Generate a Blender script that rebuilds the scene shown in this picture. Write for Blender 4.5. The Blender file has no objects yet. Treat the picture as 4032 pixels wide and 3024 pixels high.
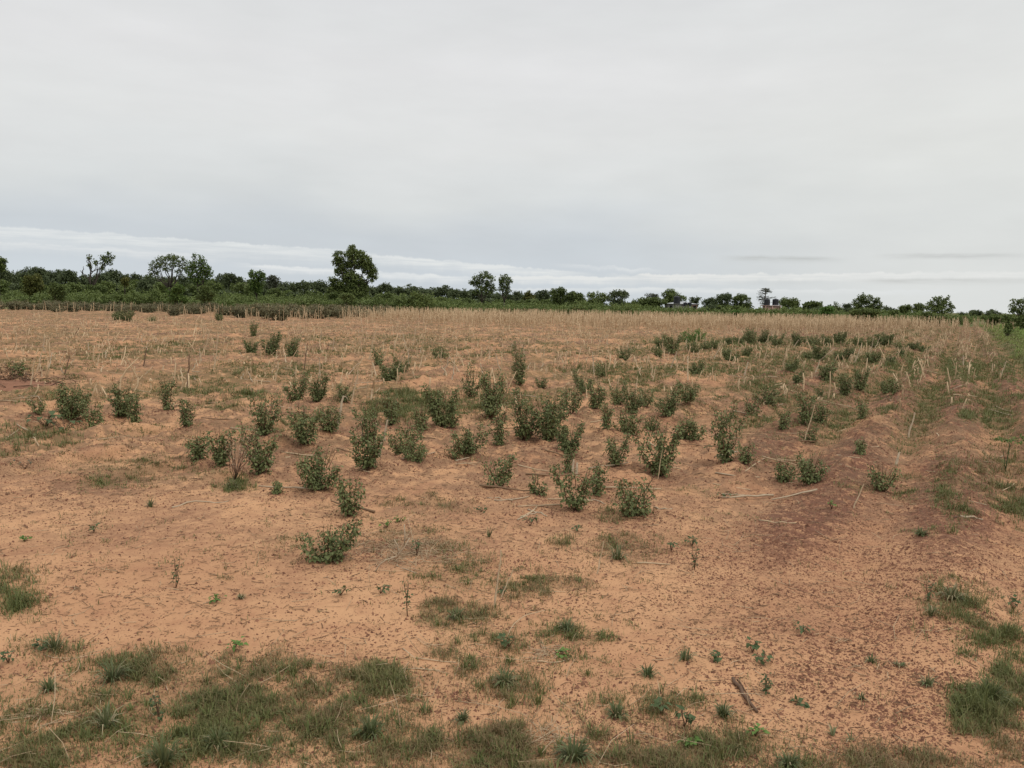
import bpy, math
import numpy as np
from mathutils import Matrix, Vector
rad = math.radians
PI = math.pi
S = bpy.context.scene
COL = S.collection

# ------------------------------------------------------------------ camera
F = 3140.0                       # focal length in photo pixels (4032 wide)
CAM = np.array([0.0, 0.0, 1.6])
PITCH, ROLL = rad(5.69), rad(1.06)
_f = np.array([0, math.cos(PITCH), -math.sin(PITCH)])
_r0 = np.array([1.0, 0, 0]); _u0 = np.array([0, math.sin(PITCH), math.cos(PITCH)])
_r = math.cos(ROLL)*_r0 + math.sin(ROLL)*_u0
_u = -math.sin(ROLL)*_r0 + math.cos(ROLL)*_u0
cd = bpy.data.cameras.new('camera'); cam = bpy.data.objects.new('camera', cd); COL.objects.link(cam)
cd.sensor_width = 36; cd.lens = 36*F/4032; cd.clip_start = 0.05; cd.clip_end = 9000
m = Matrix.Identity(4)
for i in range(3):
    m[i][0] = _r[i]; m[i][1] = _u[i]; m[i][2] = -_f[i]; m[i][3] = CAM[i]
cam.matrix_world = m
S.camera = cam

# ------------------------------------------------------------------ sun, exposure
SUN_EL, SUN_AZ = 58, 125         # azimuth clockwise from +Y
sd = bpy.data.lights.new('sun', 'SUN'); sun = bpy.data.objects.new('sun', sd); COL.objects.link(sun)
sd.energy = 1.1; sd.angle = rad(22); sd.color = (1.0, 0.95, 0.88)
_sv = Vector((math.sin(rad(SUN_AZ))*math.cos(rad(SUN_EL)), math.cos(rad(SUN_AZ))*math.cos(rad(SUN_EL)), math.sin(rad(SUN_EL))))
sun.rotation_euler = _sv.to_track_quat('Z', 'Y').to_euler()
sun.location = (0, 0, 50)
S.view_settings.view_transform = 'Standard'; S.view_settings.look = 'None'
S.view_settings.exposure = 0.0; S.view_settings.gamma = 1.0; S.view_settings.use_curve_mapping = False
S.cycles.max_bounces = 5; S.cycles.diffuse_bounces = 3; S.cycles.transparent_max_bounces = 4

# ------------------------------------------------------------------ sky
W = bpy.data.worlds.new("World"); S.world = W; W.use_nodes = True
nt = W.node_tree; nt.nodes.clear()
def mth(op, a, b=None, c=None, clamp=False, tree=None):
    n = (tree or nt).nodes.new('ShaderNodeMath'); n.operation = op; n.use_clamp = clamp
    for i, v in enumerate((a, b, c)):
        if v is None: continue
        if isinstance(v, (int, float)): n.inputs[i].default_value = v
        else: (tree or nt).links.new(v, n.inputs[i])
    return n.outputs[0]
def sstep(x, lo, hi, tree=None):
    n = (tree or nt).nodes.new('ShaderNodeMapRange'); n.interpolation_type = 'SMOOTHSTEP'
    n.inputs['From Min'].default_value = lo; n.inputs['From Max'].default_value = hi
    if lo > hi:
        n.inputs['From Min'].default_value = hi; n.inputs['From Max'].default_value = lo
        n.inputs['To Min'].default_value = 1; n.inputs['To Max'].default_value = 0
    (tree or nt).links.new(x, n.inputs['Value']); return n.outputs[0]
def mixc(fac, a, b, tree=None, mode='MIX'):
    n = (tree or nt).nodes.new('ShaderNodeMix'); n.data_type = 'RGBA'; n.blend_type = mode
    for sock, v in ((n.inputs[0], fac), (n.inputs[6], a), (n.inputs[7], b)):
        if isinstance(v, (int, float)): sock.default_value = v
        elif isinstance(v, tuple): sock.default_value = (*v, 1)
        else: (tree or nt).links.new(v, sock)
    return n.outputs[2]
def lin(r, g, b):
    f = lambda c: c/255/12.92 if c/255 <= 0.04045 else ((c/255+0.055)/1.055)**2.4
    return (f(r), f(g), f(b))
tc = nt.nodes.new('ShaderNodeTexCoord')
sep = nt.nodes.new('ShaderNodeSeparateXYZ'); nt.links.new(tc.outputs['Generated'], sep.inputs[0])
el = mth('MULTIPLY', mth('ARCSINE', sep.outputs[2]), 180/PI)
az = mth('MULTIPLY', mth('ARCTAN2', sep.outputs[0], sep.outputs[1]), 180/PI)
def sky_noise(kaz, kel, scale, detail=4, rough=0.5, off=0.0):
    cmb = nt.nodes.new('ShaderNodeCombineXYZ')
    nt.links.new(mth('MULTIPLY', az, kaz), cmb.inputs[0]); nt.links.new(mth('MULTIPLY', el, kel), cmb.inputs[1])
    cmb.inputs[2].default_value = off
    n = nt.nodes.new('ShaderNodeTexNoise'); n.inputs['Scale'].default_value = scale
    n.inputs['Detail'].default_value = detail; n.inputs['Roughness'].default_value = rough
    nt.links.new(cmb.outputs[0], n.inputs['Vector']); return n.outputs[0]
big = sky_noise(0.05, 0.16, 1.0, 3, 0.5, 3.3)
el2 = mth('ADD', el, mth('MULTIPLY', mth('SUBTRACT', big, 0.5), 7.0))
ramp = nt.nodes.new('ShaderNodeValToRGB'); nt.links.new(mth('DIVIDE', mth('ADD', mth('MINIMUM', el2, mth('MULTIPLY', el, 50)), 0.0), 40.0), ramp.inputs[0])
stops = [(0, (208, 216, 222)), (2.5, (206, 213, 219)), (5.0, (205, 211, 216)), (8.0, (220, 223, 223)), (11, (228, 229, 228)),
         (15, (230, 230, 230)), (19, (226, 227, 227)), (24, (219, 219, 221)), (40, (214, 214, 214))]
cr = ramp.color_ramp
cr.elements[0].position = 0; cr.elements[0].color = (*lin(*stops[0][1]), 1)
cr.elements[1].position = 1; cr.elements[1].color = (*lin(*stops[-1][1]), 1)
for e, c in stops[1:-1]:
    x = cr.elements.new(e/40); x.color = (*lin(*c), 1)
skyc = ramp.outputs[0]
right = mth('MULTIPLY', sstep(az, 2, 30), sstep(el, 26, 9))
skyc = mixc(mth('MULTIPLY', right, 0.75), skyc, lin(228, 229, 225))
# soft mottling of the overcast
mot = sky_noise(0.09, 0.35, 1.0, 5, 0.55, 9.1)
mot2 = sky_noise(0.25, 0.8, 1.0, 4, 0.5, 1.7)
k = mth('ADD', 0.885, mth('ADD', mth('MULTIPLY', mot, 0.14), mth('MULTIPLY', mot2, 0.06)))
cmbk = nt.nodes.new('ShaderNodeCombineColor')
for i in range(3): nt.links.new(k, cmbk.inputs[i])
skyc = mixc(1.0, skyc, cmbk.outputs[0], mode='MULTIPLY')
# low strips of cumulus: (az range, upper edge elevation at both ends, thickness, strength, colour)
edge1 = mth('MULTIPLY', mth('SUBTRACT', sky_noise(0.55, 0.0, 1.0, 5, 0.6, 5.0), 0.5), 0.8)
edge2 = mth('MULTIPLY', mth('SUBTRACT', sky_noise(0.8, 0.0, 1.0, 5, 0.6, 15.0), 0.5), 0.8)
inner = sstep(sky_noise(0.30, 4.2, 1.0, 6, 0.6, 21.0), 0.30, 0.70)
strips = [(-42, -9, 4.5, 3.55, 0.9, 0.52, (229, 232, 232), 1), (-12, 6.5, 3.55, 2.35, 0.65, 0.68, (228, 231, 231), 0),
          (-36, -18, 3.4, 2.9, 0.5, 0.45, (226, 229, 230), 1), (-20, -4.5, 2.55, 2.0, 0.45, 0.75, (228, 231, 232), 1),
          (-9, -1, 2.2, 1.9, 0.5, 0.8, (230, 233, 233), 1), (2, 12, 3.1, 2.6, 0.3, 0.6, (222, 226, 228), 0),
          (-3, 10, 2.1, 2.15, 0.5, 0.9, (230, 232, 231), 1), (6, 36, 2.3, 2.7, 0.6, 0.7, (231, 232, 230), 0),
          (5, 30, 1.35, 1.5, 0.35, 0.6, (226, 229, 229), 1), (-2, 16, 1.2, 1.5, 0.3, 0.6, (224, 228, 229), 0),
          (13.5, 23.5, 3.75, 3.6, 0.42, 0.8, (196, 199, 198), 2), (23.5, 34, 3.8, 3.75, 0.36, 0.7, (199, 201, 200), 2),
          (14, 24, 2.0, 2.1, 0.35, 0.5, (203, 207, 207), 2), (22, 36, 2.2, 2.3, 0.4, 0.6, (201, 203, 201), 2)]
for (a0, a1, e0, e1, th, st, col, w) in strips:
    tl = mth('ADD', mth('MULTIPLY', mth('SUBTRACT', az, a0), (e1-e0)/(a1-a0)), e0)
    top = mth('ADD', tl, edge1 if w == 1 else edge2 if w == 0 else mth('MULTIPLY', edge2, .25))
    dlt = mth('SUBTRACT', top, el)                    # >0 under the edge
    mk = mth('MULTIPLY', sstep(dlt, 0.0, 0.16 if w < 2 else 0.30), sstep(dlt, th*1.6, th*0.25))
    mk = mth('MULTIPLY', mk, mth('MULTIPLY', sstep(az, a0, a0+3.5), sstep(az, a1, a1-4.5)))
    mk = mth('MULTIPLY', mk, mth('MULTIPLY', mth('ADD', mth('MULTIPLY', inner, 0.9), 0.5), st*1.35), clamp=True)
    skyc = mixc(mk, skyc, lin(*col))
# brighter overcast towards the zenith
zen = mth('ADD', 1.0, mth('MULTIPLY', sstep(el, 24, 75), 0.95))
zen = mth('MULTIPLY', zen, 10.0)
cz = nt.nodes.new('ShaderNodeCombineColor')
for i in range(3): nt.links.new(zen, cz.inputs[i])
skyc = mixc(1.0, skyc, cz.outputs[0], mode='MULTIPLY')
nis = nt.nodes.new('ShaderNodeTexSky'); nis.sky_type = 'NISHITA'; nis.sun_disc = False
nis.sun_elevation = rad(SUN_EL); nis.sun_rotation = rad(SUN_AZ); nis.dust_density = 2.0
skyc = mixc(0.96, nis.outputs[0], skyc)
bg = nt.nodes.new('ShaderNodeBackground'); nt.links.new(skyc, bg.inputs[0]); bg.inputs[1].default_value = 0.1
wo = nt.nodes.new('ShaderNodeOutputWorld'); nt.links.new(bg.outputs[0], wo.inputs[0])

# ------------------------------------------------------------------ pixel <-> world, noise, relief
def smooth(x, lo, hi):
    t = np.clip((x-lo)/(hi-lo), 0, 1); return t*t*(3-2*t)
def vnoise(x, y, seed=0):
    xi = np.floor(x).astype(np.int64); yi = np.floor(y).astype(np.int64)
    fx = x-xi; fy = y-yi; fx = fx*fx*(3-2*fx); fy = fy*fy*(3-2*fy)
    def hsh(i, j):
        n = (i*374761393 + j*668265263 + seed*1274126177) & 0xffffffff
        n = ((n ^ (n >> 13))*1274126177) & 0xffffffff
        return ((n ^ (n >> 16)) & 0xffff)/65535.0
    a = hsh(xi, yi); b = hsh(xi+1, yi); c = hsh(xi, yi+1); d = hsh(xi+1, yi+1)
    return (a*(1-fx)+b*fx)*(1-fy) + (c*(1-fx)+d*fx)*fy
def fbm(x, y, seed=0, o=3):
    s = 0; a = 1; t = 0
    for i in range(o):
        s = s + a*vnoise(x*2**i+i*17.3, y*2**i-i*9.1, seed+i); t += a; a *= 0.5
    return s/t
RAZ = rad(29.5)
def row_coords(x, y):
    return x*math.cos(RAZ)-y*math.sin(RAZ), x*math.sin(RAZ)+y*math.cos(RAZ)
def ridge(x, y):
    v, u = row_coords(x, y)
    v = v + (0.35-.27*smooth(x/np.maximum(y, 1), .25, .45))*(fbm(u*0.35, v*0.6, 5, 2)-0.5)
    return 0.5+0.5*np.cos(2*PI*v/0.95)
def relief(x, y):
    x = np.asarray(x, float); y = np.asarray(y, float)
    v, u = row_coords(x, y)
    mk = smooth(y, 4.8, 8.5)*(1-0.5*smooth(y, 60, 100))
    mk = np.maximum(mk, 0.55*smooth(x-0.28*y, 0.0, 1.2)*smooth(y, 2.5, 5))
    rt = smooth(x/np.maximum(y, 1), 0.3, 0.5)
    pat = 0.25+0.75*smooth(fbm(u*0.5, v*0.9, 8), 0.38, 0.62)
    h = mk*ridge(x, y)*(0.10*pat*(1-rt)+0.17*rt*(0.85+0.15*pat))
    h = h + 0.05*mk*(1-.6*rt)*(fbm(x*2.4, y*2.4, 2)-0.5) + 0.06*mk*smooth(fbm(x*5.5, y*5.5, 12, 2), .5, .9) + 0.022*mk*(fbm(x*14, y*14, 13, 2)-.5) + 0.05*(fbm(x*0.45, y*0.45, 30)-0.5)
    h = h + (0.006+0.034*mk)*(fbm(x*5, y*5, 3, 3)-0.5) + 0.010*(fbm(x*22, y*22, 4, 2)-0.5)
    far = smooth(np.hypot(x, y), 105, 130)
    return h*(1-far)
def rays(px, py):
    px = np.asarray(px, float); py = np.asarray(py, float)
    return _f + ((px-2016)/F)[..., None]*_r + ((1512-py)/F)[..., None]*_u
def at(px, py):
    """photo pixel(s) -> point(s) on the ground"""
    d = rays(px, py); dz = np.minimum(d[..., 2], -1e-3)
    t = -1.6/dz; P = CAM + d*t[..., None]
    for _ in range(2):
        h = relief(P[..., 0], P[..., 1]); t = (h-1.6)/dz; P = CAM + d*t[..., None]
    P[..., 2] = relief(P[..., 0], P[..., 1])
    return P
def at_depth(px, py, Y):
    d = rays(px, py); t = np.asarray(Y/d[..., 1]); return CAM + d*t[..., None]
def proj(P):
    q = P-CAM; w = np.maximum(q@_f, 1e-3)
    return 2016+F*(q@_r)/w, 1512-F*(q@_u)/w, (q@_f) > 0.1
V = 4032/2212.0                   # survey coordinates (2212 wide view) -> photo pixels

# ------------------------------------------------------------------ mesh helpers
class MB:
    def __init__(s): s.v = []; s.f = []; s.n = 0; s.a = []
    def add(s, v, faces, tone=None):
        v = np.asarray(v, np.float32).reshape(-1, 3)
        for f in (faces if isinstance(faces, list) else [faces]):
            f = np.asarray(f, np.int64)
            if len(f): s.f.append(f+s.n)
        s.v.append(v); s.n += len(v)
        t = np.zeros(len(v), np.float32)
        if tone is not None: t[:] = tone
        s.a.append(t)
    def box(s, c, d, rz=0):
        x, y, z = np.array(d)/2
        v = np.array([[i*x, j*y, k*z] for i in (-1, 1) for j in (-1, 1) for k in (-1, 1)])
        cz, sz = math.cos(rz), math.sin(rz)
        v = np.stack([v[:, 0]*cz-v[:, 1]*sz, v[:, 0]*sz+v[:, 1]*cz, v[:, 2]], 1)+np.array(c)
        s.add(v, [[0, 1, 3, 2], [4, 6, 7, 5], [0, 4, 5, 1], [2, 3, 7, 6], [0, 2, 6, 4], [1, 5, 7, 3]])
    def tube(s, pts, rs, n=6, tone=None, cap=True):
        pts = np.asarray(pts, float); k = len(pts); rs = np.broadcast_to(np.asarray(rs, float), (k,))
        tg = np.gradient(pts, axis=0); tg /= np.linalg.norm(tg, axis=1)[:, None]+1e-9
        ref = np.array([0.0, 0, 1]) if abs(tg[0][2]) < 0.9 else np.array([1.0, 0, 0])
        a = np.cross(tg, ref); a /= np.linalg.norm(a, axis=1)[:, None]+1e-9; b = np.cross(tg, a)
        th = np.arange(n)*2*PI/n
        v = pts[:, None]+rs[:, None, None]*(np.cos(th)[None, :, None]*a[:, None]+np.sin(th)[None, :, None]*b[:, None])
        i = np.arange(k-1)[:, None]*n; j = np.arange(n)[None]
        q = np.stack([i+j, i+(j+1) % n, i+n+(j+1) % n, i+n+j], -1).reshape(-1, 4)
        fs = [q]
        if cap: fs.append(np.arange(n)[None]+(k-1)*n); fs.append(np.arange(n)[None][:, ::-1])
        s.add(v.reshape(-1, 3), fs, tone)
    def lathe(s, prof, n=24, c=(0, 0, 0)):
        prof = np.array(prof, float); k = len(prof); th = np.arange(n)*2*PI/n
        v = np.stack([prof[:, 0][:, None]*np.cos(th), prof[:, 0][:, None]*np.sin(th), np.repeat(prof[:, 1][:, None], n, 1)], -1).reshape(-1, 3)+np.array(c)
        i = np.arange(k-1)[:, None]*n; j = np.arange(n)[None]
        q = np.stack([i+j, i+(j+1) % n, i+n+(j+1) % n, i+n+j], -1).reshape(-1, 4)
        s.add(v, [q, np.arange(n)[None]+(k-1)*n])
    def build(s, name, mat, parent=None, sm=False, attr=False, loc=None):
        me = bpy.data.meshes.new(name)
        if s.n:
            v = np.concatenate(s.v); me.vertices.add(len(v)); me.vertices.foreach_set('co', v.ravel())
            tot = np.concatenate([np.full(len(f), f.shape[1] if f.ndim > 1 else 0) for f in map(np.atleast_2d, s.f)])
            li = np.concatenate([np.atleast_2d(f).ravel() for f in s.f])
            me.loops.add(len(li)); me.loops.foreach_set('vertex_index', li.astype(np.int32))
            me.polygons.add(len(tot)); st = np.concatenate([[0], np.cumsum(tot)[:-1]])
            me.polygons.foreach_set('loop_start', st.astype(np.int32))
            if sm: me.polygons.foreach_set('use_smooth', np.ones(len(tot), bool))
            if attr:
                A = me.attributes.new('tone', 'FLOAT', 'POINT'); A.data.foreach_set('value', np.concatenate(s.a))
            me.update(calc_edges=True)
        me.materials.append(mat)
        o = bpy.data.objects.new(name, me); COL.objects.link(o)
        if parent is not None: o.parent = parent
        if loc is not None: o.location = loc
        return o
def tag(o, label=None, cat=None, group=None, kind=None):
    if label: o['label'] = label
    if cat: o['category'] = cat
    if group: o['group'] = group
    if kind: o['kind'] = kind
    return o
def empty(name, loc, label, cat, group=None):
    o = bpy.data.objects.new(name, None); COL.objects.link(o); o.location = tuple(loc); o.empty_display_size = 0.1
    return tag(o, label, cat, group)
def unit(v): return v/(np.linalg.norm(v, axis=-1, keepdims=True)+1e-9)
def leaves(mb, P, D, Nn, L, Wd, tone=0.0, droop=0.25):
    """N pointed, folded leaves: base P, direction D, normal Nn, length L, width Wd"""
    n = len(P); L = np.broadcast_to(L, (n,))[:, None]; Wd = np.broadcast_to(Wd, (n,))[:, None]
    D = unit(D); Sd = unit(np.cross(D, Nn)); Up = np.cross(Sd, D)
    v = np.stack([P, P+D*L*0.38+Sd*Wd*0.5+Up*L*0.08, P+D*L*0.92-Up*L*droop, P+D*L*0.38-Sd*Wd*0.5+Up*L*0.08, P+D*L*0.5-Up*L*0.04], 1)
    b = (np.arange(n)*5)[:, None, None]
    f = (np.array([[0, 1, 4], [1, 2, 4], [2, 3, 4], [3, 0, 4]])[None]+b).reshape(-1, 3)
    t = np.repeat(np.broadcast_to(tone, (n,)), 5)
    mb.add(v.reshape(-1, 3), [f], t)
def blades(mb, P, ang, L, Wd, lean, tone):
    n = len(P); dx = np.stack([np.cos(ang), np.sin(ang), np.zeros(n)], 1); sd = np.stack([-np.sin(ang), np.cos(ang), np.zeros(n)], 1)
    up = np.array([0, 0, 1.0]); L = L[:, None]; Wd = Wd[:, None]; ln = lean[:, None]
    m1 = P+up*L*0.55*np.cos(ln*0.6)+dx*L*0.55*np.sin(ln*0.6)
    t1 = m1+up*L*0.45*np.cos(ln*1.5)+dx*L*0.45*np.sin(ln*1.5)
    v = np.stack([P-sd*Wd*0.5, P+sd*Wd*0.5, m1-sd*Wd*0.42, m1+sd*Wd*0.42, t1], 1)
    b = (np.arange(n)*5)[:, None]
    mb.add(v.reshape(-1, 3), [np.array([[0, 1, 3, 2]])+b, np.array([[2, 3, 4]])+b], np.repeat(tone, 5))

# ------------------------------------------------------------------ materials
def mat(name, rough=0.8, spec=0.2):
    M = bpy.data.materials.new(name); M.use_nodes = True; t = M.node_tree
    p = t.nodes['Principled BSDF']; p.inputs['Roughness'].default_value = rough
    p.inputs['Specular IOR Level'].default_value = spec
    return M, t, p
def noise(t, scale, detail=4, rough=0.55, vec=None):
    n = t.nodes.new('ShaderNodeTexNoise'); n.inputs['Scale'].default_value = scale
    n.inputs['Detail'].default_value = detail; n.inputs['Roughness'].default_value = rough
    if vec is not None: t.links.new(vec, n.inputs['Vector'])
    return n.outputs[0]
def leafmat(name, dark, mid, light, rough=0.6, trans=0.3, use_tone=False, patch=0.8, dry=None):
    M, t, p = mat(name, rough, 0.25)
    g = t.nodes.new('ShaderNodeNewGeometry'); co = t.nodes.new('ShaderNodeTexCoord')
    r = t.nodes.new('ShaderNodeValToRGB'); e = r.color_ramp.elements
    e[0].position = 0.05; e[0].color = (*dark, 1); e[1].position = 0.95; e[1].color = (*light, 1)
    x = e.new(0.5); x.color = (*mid, 1)
    w = t.nodes.new('ShaderNodeNewGeometry')
    nz = noise(t, patch, 3, 0.5, w.outputs['Position'])
    s = mth('ADD', mth('MULTIPLY', g.outputs['Random Per Island'], 0.55, tree=t), mth('MULTIPLY', nz, 0.55, tree=t), tree=t)
    oi = t.nodes.new('ShaderNodeObjectInfo')
    s = mth('ADD', s, mth('MULTIPLY', mth('SUBTRACT', oi.outputs['Random'], 0.5, tree=t), 0.22, tree=t), tree=t)
    t.links.new(s, r.inputs[0]); c = r.outputs[0]
    if use_tone:
        a = t.nodes.new('ShaderNodeAttribute'); a.attribute_name = 'tone'
        c = mixc(a.outputs['Fac'], c, dry, tree=t)
    t.links.new(c, p.inputs['Base Color'])
    tr = t.nodes.new('ShaderNodeBsdfTranslucent'); t.links.new(c, tr.inputs[0])
    mx = t.nodes.new('ShaderNodeMixShader'); mx.inputs[0].default_value = trans
    t.links.new(p.outputs[0], mx.inputs[1]); t.links.new(tr.outputs[0], mx.inputs[2])
    t.links.new(mx.outputs[0], t.nodes['Material Output'].inputs[0])
    return M
def woodmat(name, a, b, sc=30):
    M, t, p = mat(name, 0.85, 0.15)
    g = t.nodes.new('ShaderNodeNewGeometry')
    n = noise(t, sc, 4, 0.6, g.outputs['Position'])
    s = mth('ADD', mth('MULTIPLY', n, 0.7, tree=t), mth('MULTIPLY', g.outputs['Random Per Island'], 0.5, tree=t), tree=t)
    s = mth('SUBTRACT', s, 0.12, tree=t, clamp=True)
    t.links.new(mixc(s, a, b, tree=t), p.inputs['Base Color'])
    return M
M_TREE = leafmat('tree_leaf', (0.064, 0.090, 0.028), (0.120, 0.158, 0.048), (0.20, 0.240, 0.076))
M_FOREST = leafmat('far_tree_leaf', (0.062, 0.082, 0.042), (0.100, 0.130, 0.060), (0.15, 0.18, 0.080), patch=0.3)
M_YTREE = leafmat('yellow_green_leaf', (0.06, 0.07, 0.02), (0.12, 0.13, 0.03), (0.22, 0.20, 0.05))
M_GTREE = leafmat('fresh_green_leaf', (0.06, 0.10, 0.022), (0.11, 0.17, 0.04), (0.19, 0.25, 0.065))
M_PALE = leafmat('grey_green_leaf', (0.05, 0.06, 0.04), (0.09, 0.10, 0.065), (0.14, 0.15, 0.10))
M_SCRUB = leafmat('scrub_leaf', (0.07, 0.10, 0.030), (0.13, 0.172, 0.050), (0.21, 0.255, 0.080), patch=0.25)
M_COTTON = leafmat('cotton_leaf', (0.072, 0.088, 0.032), (0.132, 0.156, 0.056), (0.215, 0.235, 0.095), patch=6, trans=0.15)
M_OLIVE = leafmat('dull_olive_leaf', (0.085, 0.080, 0.040), (0.15, 0.14, 0.068), (0.23, 0.20, 0.11), patch=1.5, trans=0.12)
M_BRIGHT = leafmat('bright_leaf', (0.07, 0.13, 0.03), (0.11, 0.20, 0.045), (0.17, 0.28, 0.07), patch=6)
M_FORB = leafmat('forb_leaf', (0.04, 0.065, 0.025), (0.075, 0.115, 0.045), (0.12, 0.16, 0.07), patch=8)
M_GRASS = leafmat('grass_blade', (0.066, 0.086, 0.028), (0.120, 0.146, 0.046), (0.20, 0.220, 0.074), patch=3, use_tone=True, dry=(0.30, 0.20, 0.11), trans=0.2)
M_LANE = leafmat('lane_grass_blade', (0.10, 0.17, 0.035), (0.17, 0.27, 0.055), (0.26, 0.37, 0.09), patch=.4, use_tone=True, dry=(0.26, 0.20, 0.10), trans=0.2)
M_TUFT = leafmat('tuft_blade', (0.050, 0.072, 0.028), (0.09, 0.125, 0.045), (0.15, 0.185, 0.075), patch=5, use_tone=True, dry=(0.40, 0.33, 0.20), trans=0.2)
M_STALK = woodmat('dry_stalk', (0.30, 0.20, 0.12), (0.66, 0.52, 0.34), 25)
M_FARSTALK = woodmat('far_dry_stalk', (0.34, 0.23, 0.13), (0.72, 0.54, 0.34), 3)
M_PALESTALK = woodmat('bleached_stalk', (0.26, 0.19, 0.125), (0.58, 0.47, 0.33), 25)
M_DARKWOOD = woodmat('dark_wood', (0.07, 0.04, 0.028), (0.22, 0.14, 0.09), 40)
M_LITTER = woodmat('crop_litter', (0.085, 0.045, 0.030), (0.36, 0.24, 0.14), 12)
M_BARK = woodmat('bark', (0.05, 0.04, 0.03), (0.13, 0.11, 0.09), 6)
M_STEM = woodmat('cotton_stem', (0.10, 0.055, 0.035), (0.20, 0.13, 0.08), 40)

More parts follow.
